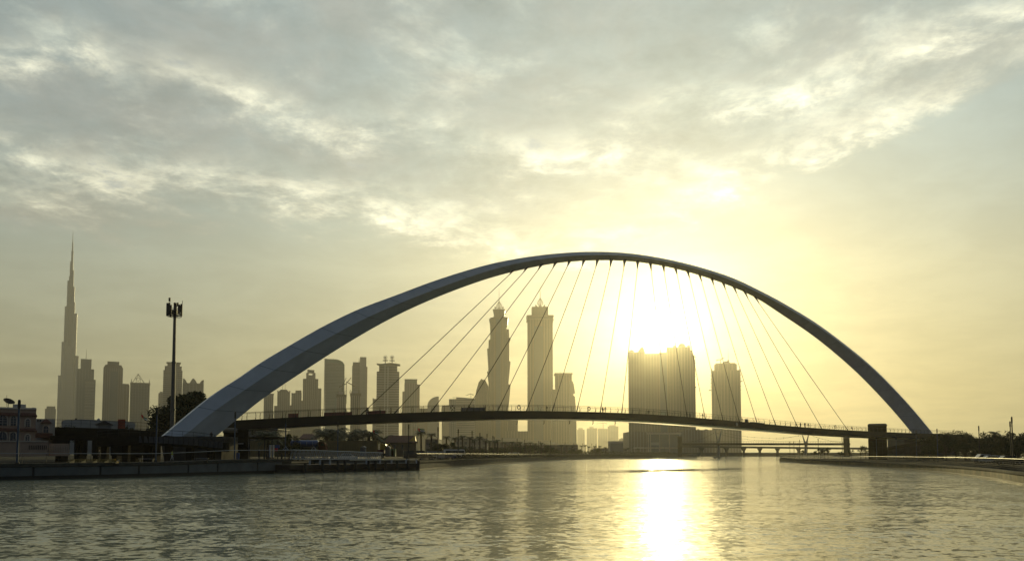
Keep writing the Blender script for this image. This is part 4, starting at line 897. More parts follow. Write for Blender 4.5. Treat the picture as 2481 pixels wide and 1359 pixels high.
# people ---------------------------------------------------------------
def skin_body(pose):
    # joints in metres, facing +x; skin radii
    J = {'pelvis': ((0, 0, .95), .13), 'belly': ((.01, 0, 1.10), .125), 'chest': ((.01, 0, 1.30), .15), 'neck': ((.02, 0, 1.49), .055), 'jaw': ((.045, 0, 1.57), .075), 'head': ((.03, 0, 1.655), .095), 'crown': ((.02, 0, 1.715), .06), 'nose': ((.135, 0, 1.60), .015)}
    E = [('pelvis', 'belly'), ('belly', 'chest'), ('chest', 'neck'), ('neck', 'jaw'), ('jaw', 'head'), ('head', 'crown'), ('jaw', 'nose')]
    st = {'walk': 0.28, 'stand': 0.0, 'stroll': 0.17, 'sit': 0.0}[pose]
    for sg, n_ in ((1, 'l'), (-1, 'r')):
        f = st * sg; hipy = .09 * sg
        if pose == 'sit':
            pts_ = [('hip', (.02, hipy, .90), .095), ('knee', (.44, hipy * 1.3, .93), .065), ('ankle', (.46, hipy * 1.3, .50), .042), ('toe', (.62, hipy * 1.3, .47), .035)]
        else:
            pts_ = [('hip', (0, hipy, .88), .09), ('knee', (f * .62 + .03, hipy, .49 + abs(f) * .02), .06), ('ankle', (f * 1.05 - .03, hipy, .085 + (0.05 if f < 0 else 0)), .038), ('toe', (f * 1.05 + .14, hipy * 1.2, .035 + (0.01 if f < 0 else 0)), .033)]
        pv_ = 'pelvis'
        for nm, c, r_ in pts_: J[nm + n_] = (c, r_); E.append((pv_, nm + n_)); pv_ = nm + n_
        g = -f * 0.8; el_ = .10 if pose != 'sit' else .16
        pts_ = [('sh', (.0, .19 * sg, 1.42), .062), ('elb', (g * .5 + .0, .235 * sg, 1.13), .044), ('wr', (g * 1.1 + el_, .235 * sg, .89 if pose != 'sit' else 1.0), .029), ('palm', (g * 1.25 + el_ + .03, .232 * sg, .83 if pose != 'sit' else .97), .027)]
        pv_ = 'chest'
        for nm, c, r_ in pts_: J[nm + n_] = (c, r_); E.append((pv_, nm + n_)); pv_ = nm + n_
        px_, py_, pz_ = J['palm' + n_][0]
        for k in range(4):
            y_ = py_ + (k - 1.5) * .019; l_ = (.062, .074, .068, .052)[k]
            J[f'f{k}{n_}'] = ((px_ + .012, y_, pz_ - .035), .009); J[f'g{k}{n_}'] = ((px_ + .028, y_, pz_ - .035 - l_), .008); E += [('palm' + n_, f'f{k}{n_}'), (f'f{k}{n_}', f'g{k}{n_}')]
        J['th' + n_] = ((px_ + .045, py_ - .022 * sg, pz_ - .03), .010); E.append(('palm' + n_, 'th' + n_))
    return J, E
def person_mesh(pose):
    J, E = skin_body(pose); names = list(J); me = bpy.data.meshes.new('body'); me.from_pydata([J[n_][0] for n_ in names], [(names.index(a), names.index(b_)) for a, b_ in E], [])
    o = bpy.data.objects.new('tmp_body', me); col.objects.link(o); md = o.modifiers.new('s', 'SKIN')
    for i, n_ in enumerate(names): v_ = me.skin_vertices[0].data[i]; v_.radius = (J[n_][1],) * 2; v_.use_root = (i == 0)
    o.modifiers.new('d', 'SUBSURF').levels = 1; o.modifiers['d'].render_levels = 1
    dg = bpy.context.evaluated_depsgraph_get(); new = bpy.data.meshes.new_from_object(o.evaluated_get(dg)); bpy.data.objects.remove(o)
    new.materials.clear()
    for _ in range(4): new.materials.append(None)
    for p_ in new.polygons:
        c = p_.center; hand = abs(c.y) > .17 and c.z < (.93 if pose != 'sit' else .99)
        p_.material_index = 3 if c.z > 1.66 or (c.z > 1.55 and c.x < .0) else (0 if c.z > 1.49 or hand else (1 if c.z > .98 else (2 if c.z > .09 else 3))); p_.use_smooth = True
    return new
MT['skin'] = mat('skin', (0.22, 0.12, 0.075), 0.6); MT['hair'] = mat('dark_hair', (0.01, 0.008, 0.006), 0.6)
MT['hivis'] = mat('hi_vis_vest', (0.45, 0.50, 0.02), 0.6); MT['bluecloth'] = mat('blue_cloth', (0.05, 0.12, 0.28), 0.8); MT['whitecloth'] = mat('white_cloth', (0.60, 0.58, 0.55), 0.8); MT['greycloth'] = mat('grey_cloth', (0.06, 0.06, 0.065), 0.8)
PM = {p_: person_mesh(p_) for p_ in ('walk', 'stand', 'stroll', 'sit')}
def person(loc, rz, pose, shirt, trousers, label, s_=1.0, group=None):
    o = bpy.data.objects.new('person', PM[pose].copy()); col.objects.link(o); o.location = loc; o.rotation_euler = (0, 0, rz); o.scale = (s_,) * 3
    for i, mt in enumerate((MT['skin'], shirt, trousers, MT['hair'])): o.data.materials[i] = mt
    return tag(o, label, 'person', group)
rd = math.atan2(duy, dux)
def on_deck(px, o=2.2): 
    q = deck_pt(px, o); return Vector((q.x, q.y, q.z - 0.12))
bk, wt, gc, bc = MT['black'], MT['whitecloth'], MT['greycloth'], MT['bluecloth']
GP = 'people walking over the bridge'
person(on_deck(896, 1.4), rd + math.pi, 'walk', bk, bk, 'person in black walking beside the first hanger of the bridge', group=GP)
person(on_deck(901, 2.6), rd + math.pi, 'walk', bk, wt, 'person with white trousers just behind the walker by the first hanger', group=GP)
person(on_deck(849, 2.6), rd, 'walk', gc, bk, 'person crossing the deck in front of the unfinished ribbed tower', group=GP)
person(on_deck(1141, 0.9), rd - 1.4, 'stand', bk, gc, 'person standing at the rail left of the long blue deck panel', group=GP)
person(on_deck(1469.5, 1.6), rd, 'stroll', bk, bk, 'person walking between two hangers, left one of the pair at mid span', group=GP)
person(on_deck(1478.5, 2.0), rd + 0.1, 'walk', gc, bk, 'person striding, right one of the pair at mid span', 1.05, group=GP)
person(on_deck(1709, 1.0), rd + math.pi, 'walk', bk, bk, 'person striding past the gap between the double tower and the domed tower', group=GP)
person(on_deck(1687, 2.5), rd, 'stand', gc, bk, 'person standing on the deck at the right edge of the double tower', 0.95, group=GP)
person(on_deck(1949, 1.5), rd, 'stand', bk, bk, 'leftmost of the knot of people near the last hangers', group=GP)
person(on_deck(1953.5, 2.2), rd + 0.6, 'stroll', gc, bk, 'shorter person second in the knot near the last hangers', 0.82, group=GP)
person(on_deck(1959, 1.4), rd + math.pi, 'stand', bk, gc, 'bulky person in the middle of the knot near the last hangers', 1.05, group=GP)
person(on_deck(1968.5, 1.6), rd, 'walk', bk, bk, 'person walking away, rightmost of the group near the last hangers', group=GP)
person(on_deck(2072, 1.3), rd, 'sit', bk, bk, 'person sitting low on the deck right of the last hanger', 0.9, group=GP)
for k, (px, lab) in enumerate(((1192, 'person looking over the rail in front of the wavy hotel tower'), (1345, 'person walking in front of the collar roof tower'), (1590, 'person strolling before the double tower'), (1820, 'person passing the low box on the deck'))):
    person(on_deck(px, 3.0 + 0.5 * (k % 2)), rd + (k % 2) * math.pi, ('stand', 'walk', 'stroll', 'walk')[k], (gc, bk, bk, gc)[k], bk, lab, 0.97, GP)
# on the quay
def spot(px, Y, z): return P(px, 1100, Y).xy.to_3d() + Vector((0, 0, z))
person(spot(241, 107, 1.93), R(200), 'stand', bk, bk, 'dark figure standing by the slatted bench on the left quay', 1.0)
person(spot(417, 128, 1.95), R(20), 'stroll', MT['hivis'], wt, 'person in a yellow high visibility vest under the arch foot', 1.0)
person(spot(628, 131, 2.2), R(160), 'stand', bk, bk, 'dark figure at the rail under the shelter', 1.0)
person(spot(511, 141, 5.35), R(-90), 'stand', bk, bk, 'person at the railing of the ramp below the arch', 1.0)

# lifebuoys on the bridge railing
for px, lab in ((1095, 'round lifebuoy on the bridge rail above the wide office block'), (1256, 'large round lifebuoy on the bridge rail between the two hotel towers'), (1426, 'lifebuoy on the bridge rail right of the collar roof tower'), (2023, 'lifebuoy on the bridge rail near the right bank')):
    c = deck_pt(px, 0.0) + Vector((0, 0, 0.85)); o = thing('lifebuoy', tuple(c), lab, 'lifebuoy', 'lifebuoys on the bridge rail'); m = MB()
    ex = Vector((dux, duy, 0)); ez = Vector((0, 0, 1)); rings = []
    for k in range(17):
        a = 6.2832 * k / 16; d = ex * math.cos(a) + ez * math.sin(a); rings.append([c - nvec * 0.18 + d * (0.46 + 0.11 * math.cos(q)) + nvec * 0.08 * math.sin(q) for q in [0, 1.05, 2.1, 3.14, 4.19, 5.24]])
    m.loft(rings, caps=False); m.build('ring', MT['dark'], o)
    m = MB()
    for a in (0.785, 2.356, 3.927, 5.498): d = ex * math.cos(a) + ez * math.sin(a); m.tube([c - nvec * 0.28 + d * 0.33, c - nvec * 0.28 + d * 0.60], 0.04, 4)
    m.build('grab_rope', MT['whitecloth'], o)
# deck panels: red screens on the left part, a blue box, and equipment
def deck_panel(px0, px1, h0, h1, mt, label, cat, o=3.4, name='screen_panel'):
    a = deck_pt(px0, o); t_ = thing(name, tuple(a), label, cat); m = MB(); n = max(2, int((px1 - px0) / 12)); xs = [px0 + (px1 - px0) * k / n for k in range(n + 1)]
    m.loft([[deck_pt(x, o) + Vector((0, 0, h0)), deck_pt(x, o + 0.08) + Vector((0, 0, h0)), deck_pt(x, o + 0.08) + Vector((0, 0, h1)), deck_pt(x, o) + Vector((0, 0, h1))] for x in xs]); m.build('panel', mt, t_)
    m = MB()
    for x in xs: p_ = deck_pt(x, o - 0.04); m.tube([p_ - Vector((0, 0, .1)), p_ + Vector((0, 0, h1 + 0.05))], 0.04, 4)
    m.build('frame', MT['dark'], t_); return t_
MT['redscreen'] = mat('red_screen', (0.13, 0.04, 0.035), 0.7); MT['bluescreen'] = mat('slate_screen', (0.055, 0.065, 0.085), 0.6)
deck_panel(712, 736, 0.05, 0.9, MT['redscreen'], 'short red site screen on the left end of the deck', 'screen')
deck_panel(800, 868, 0.05, 0.78, MT['redscreen'], 'long red site screen on the deck left of the walkers', 'screen')
deck_panel(902, 950, 0.05, 0.78, MT['redscreen'], 'red site screen on the deck right of the walkers', 'screen')
deck_panel(1136, 1194, 0.0, 1.0, MT['bluescreen'], 'long slate blue box panel on the deck below the wavy tower', 'screen')
deck_panel(1826, 1834, 0.0, 1.35, MT['bluescreen'], 'upright slate box on the deck beside a hanger right of the domed tower', 'box')
deck_panel(1838, 1874, -0.1, 0.62, MT['bluescreen'], 'long low box on the deck right of the upright slate box', 'box')
# inspection hooks under the deck
for k, px in enumerate((1267, 1332, 1394, 1451, 1505)):
    T_ = DP(px, interp(DTs, px)); B_ = DP(px, interp(DBs, px)); c = Vector((T_.x, T_.y, B_.z)) + nvec * 2.4; m = MB(); m.tube([c - Vector((0, 0, 0.3)), c - Vector((0, 0, 1.0)), c - Vector((0.22, 0, 1.25))], [0.13, 0.11, 0.07], 5)
    m.build('drain_spout', MT['dark'], bridge)

# ------------------------------------------------------------------ lift towers and abutments of the bridge
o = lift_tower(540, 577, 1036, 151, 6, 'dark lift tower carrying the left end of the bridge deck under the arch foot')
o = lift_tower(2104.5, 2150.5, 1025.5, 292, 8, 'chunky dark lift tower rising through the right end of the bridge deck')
ab = thing('arch_abutment', tuple(gp(460, 138)), 'grey concrete plinth under the left foot of the arch', 'abutment')
Y = 137.2; m = MB(); a, b_ = P(386, 1056.5, Y), P(540, 1056.5, Y); m.box(a.x, b_.x, Y, Y + 10, a.z - 0.5, a.z); m.build('cap_slab', MT['conc'], ab)
m = MB(); m.loft([[(a.x + 0.8, Y + 0.6, 1.4), (b_.x - 0.5, Y + 0.6, 1.4), (b_.x - 0.5, Y + 9, 1.4), (a.x + 0.8, Y + 9, 1.4)], [(a.x + 0.1, Y + 0.2, a.z - 0.5), (b_.x - 0.1, Y + 0.2, a.z - 0.5), (b_.x - 0.1, Y + 9.5, a.z - 0.5), (a.x + 0.1, Y + 9.5, a.z - 0.5)]]); m.build('plinth', MT['conc'], ab)
ab = thing('arch_abutment', tuple(gp(2240, 320, 1.05)), 'dark concrete mass under the right foot of the arch', 'abutment')
Y = 316; m = MB(); a, b_ = P(2190, 1050, Y), P(2285, 1050, Y); m.box(a.x, b_.x, Y, Y + 14, 1.0, a.z); m.build('plinth', MT['conc'], ab)
m = MB(); Yw = 300; pts_ = [(2150, 1100), (2325, 1100), (2325, 1066), (2250, 1066), (2150, 1083)]; m.outline([XZ(x, y, Yw) for x, y in pts_], Yw, Yw + 1.2); m.build('ramp_wall', MT['conc'], ab)
m = MB(); pts_ = [(2152, 1082), (2240, 1066), (2240, 1074), (2152, 1090)]; m.outline([XZ(x, y, Yw - .6) for x, y in pts_], Yw - .6, Yw - .05); m.build('stair_stringer', MT['wood'], ab)
rbd = thing('bankside_building', tuple(gp(2290, 285, 1.05)), 'low dark building behind the right quay beside the arch foot', 'building')
Y = 283; m = MB(); box_px(m, 2225, 2322, 1072, 1103, Y, 12); m.build('wall', MT['conc'], rbd); m = MB(); box_px(m, 2218, 2328, 1069.5, 1072, Y - 1.2, 15); m.build('roof', MT['dtower'], rbd)
for px in (2238, 2258, 2276, 2300): m = MB(); box_px(m, px - 5, px + 5, 1080, 1096, Y - 0.08, 0.07); m.build('window', MT['glass'], rbd)

# ramp on the left: two curved slabs on columns
def ramp(label, tp, thick_px, Yf, width, rail, name='access_ramp'):
    t_ = thing(name, tuple(gp(tp[0][0], Yf(tp[0][0]))), label, 'ramp'); xs = [tp[0][0] + (tp[-1][0] - tp[0][0]) * k / 24 for k in range(25)]; rings = []; topl = []
    for x in xs:
        Y = Yf(x); a = P(x, interp(tp, x), Y); b_ = P(x, interp(tp, x) + thick_px, Y); rings.append([a, Vector((a.x, Y + 0.1, b_.z)), Vector((a.x, Y + width, b_.z)), Vector((a.x, Y + width, a.z))]); topl.append(a)
    m = MB(); m.loft(rings); m.build('parapet', MT['ramp'], t_)
    for k in range(1, 24, 4): a = topl[k]; m = MB(); m.loft([[(a.x - 0.5, a.y + 0.6, z), (a.x + 0.5, a.y + 0.6, z), (a.x + 0.5, a.y + width - 0.6, z), (a.x - 0.5, a.y + width - 0.6, z)] for z in (1.4, rings[k][1][2] + 0.02)]); m.build('column', MT['dtower'], t_)
    m = MB(); m.tube([a + Vector((0, 0.1, rail)) for a in topl], 0.035, 4); m.tube([a + Vector((0, 0.1, rail * 0.55)) for a in topl], 0.018, 4)
    for a in topl[::2]: m.tube([a + Vector((0, 0.1, -0.1)), a + Vector((0, 0.1, rail))], 0.03, 4)
    m.build('railing', MT['dark'], t_); return t_
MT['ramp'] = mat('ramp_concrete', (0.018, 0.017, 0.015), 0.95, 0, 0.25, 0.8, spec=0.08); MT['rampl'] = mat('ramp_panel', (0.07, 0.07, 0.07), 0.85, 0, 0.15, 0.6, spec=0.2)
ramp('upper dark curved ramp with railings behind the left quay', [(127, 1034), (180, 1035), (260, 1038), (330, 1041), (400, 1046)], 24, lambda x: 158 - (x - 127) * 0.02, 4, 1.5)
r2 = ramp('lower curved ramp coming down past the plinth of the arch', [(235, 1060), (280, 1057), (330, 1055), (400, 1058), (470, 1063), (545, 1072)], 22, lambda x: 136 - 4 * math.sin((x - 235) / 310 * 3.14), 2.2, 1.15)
m = MB()
for px in range(336, 540, 12):
    Y = 136 - 4 * math.sin((px - 235) / 310 * 3.14) - 0.1; tpy = interp([(280, 1057), (330, 1055), (400, 1058), (470, 1063), (545, 1072)], px); box_px(m, px + 0.4, px + 11.4, tpy + 0.6, tpy + 16, Y, 0.09)
m.build('facing_panel', MT['rampl'], r2)
ug = thing('ramp_underbuilding', tuple(gp(250, 150)), 'dark enclosed rooms with pale gaps beneath the ramp', 'building'); m = MB(); Y = 150
for a, b_ in ((127, 168), (180, 186), (200, 212), (222, 235), (244, 254), (268, 300), (312, 395)): box_px(m, a, b_, 1060, 1103, Y, 6)
box_px(m, 127, 395, 1056, 1066, Y + 0.3, 5.4); m.build('wall', MT['ramp'], ug)
m = MB(); box_px(m, 300, 312, 1078, 1101, Y + 3, 0.2); m.build('door', MT['white_wall'], ug)

# ------------------------------------------------------------------ left villas and low town
vl = thing('villa', tuple(gp(45, 128)), 'pink stucco villa with arched windows and tiled cornices at the far left', 'house'); Y = 128
xl = -170
m = MB(); box_px(m, xl, 88.5, 989, 1105, Y, 14); m.build('wall', MT['stucco'], vl)
def cornice(py0, py1, ex, mt): 
    a, b_ = P(xl, py1, Y), P(88.5 + ex, py1, Y); zt = P(0, py0, Y).z; m = MB(); q = ex * Y / F_PX
    m.loft([[(a.x, Y - 0.05, zt), (b_.x - q + 0.05, Y - 0.05, zt), (b_.x - q + .05, Y + 14.1, zt), (a.x, Y + 14.1, zt)], [(a.x, Y - q, a.z), (b_.x, Y - q, a.z), (b_.x, Y + 14 + q, a.z), (a.x, Y + 14 + q, a.z)], [(a.x, Y - q, a.z - 0.12), (b_.x, Y - q, a.z - 0.12), (b_.x, Y + 14 + q, a.z - 0.12), (a.x, Y + 14 + q, a.z - 0.12)]]); return m.build('cornice', mt, vl)
cornice(999.5, 1005.5, 6, MT['terra']); cornice(1037, 1042.5, 5.5, MT['terra']); cornice(987, 989.5, 2.2, MT['trim'])
def arch_win(px0, px1, pt, pb, Y, parent, name='window', trim=True, gl='glass', bars=4):
    a, b_ = P(px0, pb, Y), P(px1, pt, Y); cx, hw = (a.x + b_.x) / 2, (b_.x - a.x) / 2; zs = b_.z - hw
    def poly(e): return [(cx - hw - e, a.z - e * 0.5), (cx + hw + e, a.z - e * 0.5)] + [(cx + (hw + e) * math.cos(q), zs + (hw + e) * math.sin(q)) for q in [math.pi * k / 10 for k in range(11)]]
    m = MB(); m.outline(poly(0), Y - 0.10, Y - 0.02); w_ = m.build(name, MT[gl], parent)
    if trim:
        m = MB(); o1, o0 = poly(0.22), poly(0.0); n = len(o1)
        for k in range(1, n): 
            i, j = k, (k + 1) % n
            if j == 0: j = 0
            m.add([(o1[i][0], Y - 0.16, o1[i][1]), (o1[j][0], Y - 0.16, o1[j][1]), (o0[j][0], Y - 0.16, o0[j][1]), (o0[i][0], Y - 0.16, o0[i][1]), (o1[i][0], Y - 0.01, o1[i][1]), (o1[j][0], Y - 0.01, o1[j][1]), (o0[j][0], Y - 0.01, o0[j][1]), (o0[i][0], Y - 0.01, o0[i][1])], [(0, 1, 2, 3), (0, 4, 5, 1), (3, 2, 6, 7), (0, 3, 7, 4), (1, 5, 6, 2)])
        m.build('frame', MT['trim'], w_)
    m = MB()
    for k in range(1, bars): z = a.z + (b_.z - a.z) * k / bars; m.box(cx - hw * 0.95, cx + hw * 0.95, Y - 0.13, Y - 0.105, z - 0.025, z + 0.025)
    m.box(cx - 0.03, cx + 0.03, Y - 0.13, Y - 0.105, a.z, b_.z - 0.1); m.build('glazing_bar', MT['trim'], w_)
arch_win(-3, 19.5, 1006.5, 1031, Y, vl); arch_win(27, 41, 1008, 1031, Y, vl); arch_win(63.5, 74, 1014.5, 1033, Y, vl); arch_win(63, 73.5, 1052.5, 1067, Y, vl); arch_win(-3, 18.5, 1046, 1066, Y, vl, 'porch_opening', bars=1); arch_win(26, 40, 1047, 1066, Y, vl, 'porch_opening', bars=1)
m = MB(); box_px(m, 22, 24.5, 1047, 1067, Y - 0.5, 0.45); m.build('column', MT['trim'], vl)
m = MB(); box_px(m, 31, 63, 979.5, 990, Y + 3, 5); m.build('roof_box', MT['white_wall'], vl); m = MB(); box_px(m, 77, 87, 986.5, 990, Y + 2, 2); m.build('roof_box', MT['white_wall'], vl)
sd_ = thing('satellite_dish', tuple(P(20, 985, Y + 2)), 'tilted dark satellite dish on the roof of the pink villa', 'satellite dish'); c = P(20, 976, Y + 2); m = MB(); ax = Vector((0.52, -0.25, 0.82)).normalized(); u_v = ax.cross(Vector((0, 1, 0))).normalized(); v_v = ax.cross(u_v); rings = []
for r_, d in ((0.05, 0.0), (0.35, 0.06), (0.62, 0.20), (0.88, 0.40), (0.86, 0.42), (0.5, 0.17), (0.05, 0.03)): rings.append([c + ax * d + (u_v * math.cos(6.2832 * k / 20) + v_v * math.sin(6.2832 * k / 20)) * r_ for k in range(20)])
m.loft(rings); m.build('dish', MT['wood'], sd_); m = MB(); m.tube([c, c + ax * 0.9], 0.03, 4); m.tube([c - Vector((0, 0, 0.8)), c], 0.06, 5); m.build('feed_arm', MT['dark'], sd_)
m = MB(); p_ = P(15.5, 985, Y + 3); m.tube([p_, Vector((p_.x, p_.y, P(15.5, 957, Y + 3).z))], 0.03, 4); tag(m.build('roof_aerial', MT['dark']), 'thin aerial rod on the roof behind the satellite dish', 'aerial')
gw = gw1 = thing('garden_wall', tuple(gp(60, 118)), 'pink garden wall with balustrade openings in front of the villa', 'wall'); m = MB(); Yw = 118; box_px(m, -190, 117, 1070, 1104, Yw, 0.4); m.build('wall', MT['stucco'], gw); m = MB(); box_px(m, -190, 117.6, 1067, 1070, Yw - 0.15, 0.7); m.build('coping', MT['trim'], gw)
for k in range(10): px = 70 + k * 4.6; m = MB(); box_px(m, px, px + 2.2, 1078, 1088, Yw - 0.06, 0.05); m.build('opening', MT['wood'], gw)
gw = gw2 = thing('garden_wall', tuple(gp(140, 122)), 'low pale lattice wall continuing right of the pink garden wall', 'wall'); m = MB(); Yw = 122; box_px(m, 118, 168, 1074, 1104, Yw, 0.3); m.build('wall', MT['stucco'], gw); m = MB(); 
for k in range(12): px = 119 + k * 4.1; m_ = MB(); box_px(m_, px, px + 1.6, 1079, 1094, Yw - 0.06, 0.05); m_.build('slot', MT['trim'], gw)
h2 = thing('house', tuple(gp(110, 150)), 'pale house with a small gabled porch tower behind the pink villa', 'house'); Y = 150; m = MB(); box_px(m, 80, 134, 1014.5, 1104, Y, 10); m.build('wall', MT['white_wall'], h2)
m = MB(); box_px(m, 101, 128, 1024, 1100, Y - 2, 2); m.build('porch', MT['white_wall'], h2); a, b_ = P(99.5, 1024, Y - 2.4), P(127.5, 1014.5, Y - 2.4); m = MB(); m.loft([[(a.x, Y - 2.6, a.z), (b_.x, Y - 2.6, a.z), (b_.x, Y + 0.5, a.z), (a.x, Y + 0.5, a.z)], [((a.x + b_.x) / 2 - 0.2, Y - 2.2, b_.z), ((a.x + b_.x) / 2 + 0.2, Y - 2.2, b_.z), ((a.x + b_.x) / 2 + 0.2, Y + 0.3, b_.z), ((a.x + b_.x) / 2 - 0.2, Y + 0.3, b_.z)]]); m.build('roof', MT['terra'], h2)
arch_win(106, 119, 1031, 1047, Y - 2, h2, bars=2); m = MB(); box_px(m, 83, 128, 1048.5, 1060, Y - 3, 1); m.build('tiled_awning', MT['terra'], h2)
for px in (92.5, 98): m = MB(); c = P(px, 1019, Y); m.outline([(c.x + 0.18 * math.cos(q), c.z + 0.28 * math.sin(q)) for q in [6.283 * k / 10 for k in range(10)]], Y - 0.06, Y - 0.01); m.build('round_vent', MT['glass'], h2)
wh = thing('warehouse', tuple(gp(220, 210)), 'long pale flat-roofed hall behind the upper ramp', 'building'); Y = 210; m = MB(); m.outline([XZ(x, y, Y) for x, y in ((150, 1100), (330, 1100), (330, 1020), (285, 1018.5), (200, 1015.5), (160, 1018), (150, 1021))], Y, Y + 20); m.build('wall', MT['white_wall'], wh)
c = P(241.5, 1018, Y + 3); m = MB(); m.dome(c.x, Y + 3, c.z, 0.5, 0.6); m.build('roof_vent', MT['white_wall'], wh); m = MB(); box_px(m, 182, 187, 1014, 1018, Y + 1, 1); m.build('roof_vent', MT['dark'], wh)
gh = thing('gabled_hall', tuple(gp(255, 195)), 'small grey gabled hall roof behind the upper ramp', 'building'); Y = 195; m = MB(); box_px(m, 235, 270, 1027, 1100, Y, 8); m.build('wall', MT['tgrey'], gh); m = MB(); m.outline([XZ(x, y, Y - .5) for x, y in ((231, 1028), (274, 1028), (253, 1018.5))], Y - .5, Y + 8.5); m.build('roof', MT['dtower2'], gh)
rc = thing('red_container', tuple(gp(295, 180)), 'orange red cargo container raised behind the ramp', 'container'); Y = 180; m = MB(); box_px(m, 285, 304, 1015.5, 1038, Y, 4); 
MT['orange'] = mat('orange_red_paint', (0.30, 0.05, 0.02), 0.6); m.build('body', MT['orange'], rc); m = MB()
for k in range(9): px = 286 + k * 2; box_px(m, px, px + 0.7, 1016.5, 1037, Y - 0.08, 0.07)
m.build('rib', MT['orange'], rc); m = MB(); box_px(m, 284, 305, 1038, 1060, Y + 0.5, 3); m.build('stand', MT['dark'], rc)
def flag(px, py, Y, pole_b, label, w_=1.9, ang_=-25):
    t_ = thing('flag', tuple(P(px, pole_b, Y)), label, 'flag', 'national flags on poles'); c = P(px, py, Y); m = MB(); b0 = P(px, pole_b, Y); m.tube([(c.x, Y, b0.z), (c.x, Y, c.z + 0.5)], [0.05, 0.03], 5); m.build('pole', MT['dark'], t_)
    def strip(u0, u1, v0, v1, mt, nm):
        m = MB(); n = 8; vs = []; dr = R(ang_)
        for k in range(n + 1):
            u = u0 + (u1 - u0) * k / n; yy = 0.16 * math.sin(u * 7)
            for v_ in (v0, v1): vs.append((c.x + u * w_ * math.cos(dr) + 0.2 * v_ , Y + yy, c.z + u * w_ * math.sin(dr) - v_ * w_ * 0.5 + 0.06 * math.sin(u * 9)))
        vs2 = [(x, y + 0.02, z) for x, y, z in vs]; N_ = len(vs)
        fs = [(2 * k, 2 * k + 2, 2 * k + 3, 2 * k + 1) for k in range(n)] + [(N_ + 2 * k, N_ + 2 * k + 1, N_ + 2 * k + 3, N_ + 2 * k + 2) for k in range(n)]
        m.add(vs + vs2, fs); m.build(nm, mt, t_)
    strip(0, 0.27, 0, 1, MT['red'], 'hoist_band'); strip(0.27, 1, 0, 0.333, MT['green'], 'stripe'); strip(0.27, 1, 0.333, 0.667, MT['whitecloth'], 'stripe'); strip(0.27, 1, 0.667, 1, MT['black'], 'stripe'); return t_
flag(342, 1004, 170, 1045, 'red green white and black flag flying behind the upper ramp', 1.5, -35)
flag(903, 1041, 215, 1080, 'flag flying over the palms left of the tiled roof', 1.7, -30)
flag(1012, 1037, 230, 1075, 'flag flying in front of the first palm by the quay', 2.0, -10)
flag(1003, 1038, 236, 1075, 'small drooping flag left of the flag by the first palm', 1.1, -60)

# antenna mast
am = thing('antenna_mast', tuple(gp(416.5, 185)), 'tall phone mast with a cluster of antenna panels behind the dark tree', 'antenna mast'); Y = 185; b0, t0 = gp(416.5, Y), P(423.5, 770, Y); q = lambda f: b0 + (t0 - b0) * f
m = MB(); m.tube([q(0), q(0.35), q(0.351), q(0.36), q(0.361), q(0.68), q(0.681), q(0.69), q(0.691), q(1.0)], [0.62, 0.54, 0.66, 0.66, 0.52, 0.42, 0.55, 0.55, 0.40, 0.33], 10); m.build('pole', mat('mast_paint', (0.09, 0.085, 0.07), 0.6), am)
c = t0; m = MB()
for z in (0.3, 0.9, 2.0): m.tube([(c.x + 1.55 * math.cos(k * 1.0472), Y + 1.55 * math.sin(k * 1.0472), c.z + z) for k in range(7)], 0.07, 4)
for k in range(6): a = k * 1.0472; m.tube([c + Vector((0, 0, 0.1)), (c.x + 1.55 * math.cos(a), Y + 1.55 * math.sin(a), c.z + 0.9)], 0.06, 4)
m.build('platform', MT['dark'], am)
for k, (dx_, dy_, zl, zh, w_) in enumerate([(-1.65, -0.3, 0.4, 3.5, 0.26), (-1.2, 0.5, 0.3, 3.2, 0.2), (-0.95, -0.9, 0.5, 3.5, 0.16), (-0.28, 1.2, 1.5, 3.6, 0.15), (0.45, -1.3, 1.4, 3.4, 0.2), (1.1, 0.8, 1.5, 3.1, 0.2), (1.62, -0.2, 0.4, 3.3, 0.22), (1.35, -0.9, 0.7, 3.0, 0.2), (-0.95, -0.9, 3.75, 4.65, 0.2), (0.35, 0.6, 2.9, 3.75, 0.2), (0.7, -1.1, 2.3, 3.3, 0.15)]):
    m = MB(); m.box(c.x + dx_ - w_, c.x + dx_ + w_, Y + dy_ - 0.12, Y + dy_ + 0.12, c.z + zl, c.z + zh); m.tube([(c.x + dx_, Y + dy_ + 0.2, c.z + 0.2), (c.x + dx_, Y + dy_ + 0.2, c.z + zh + 0.1)], 0.045, 4); m.build('antenna_panel', MT['dark'], am)
m = MB(); m.tube([(c.x, Y, c.z), (c.x, Y, c.z + 2.0)], [0.33, 0.28], 8); m.box(c.x - 0.55, c.x + 0.5, Y - 0.5, Y + 0.5, c.z + 0.8, c.z + 1.9); m.tube([(c.x + 1.7, Y, c.z + 3.2), (c.x + 1.75, Y, c.z + 4.1)], 0.06, 4); m.build('equipment_box', MT['dark'], am)

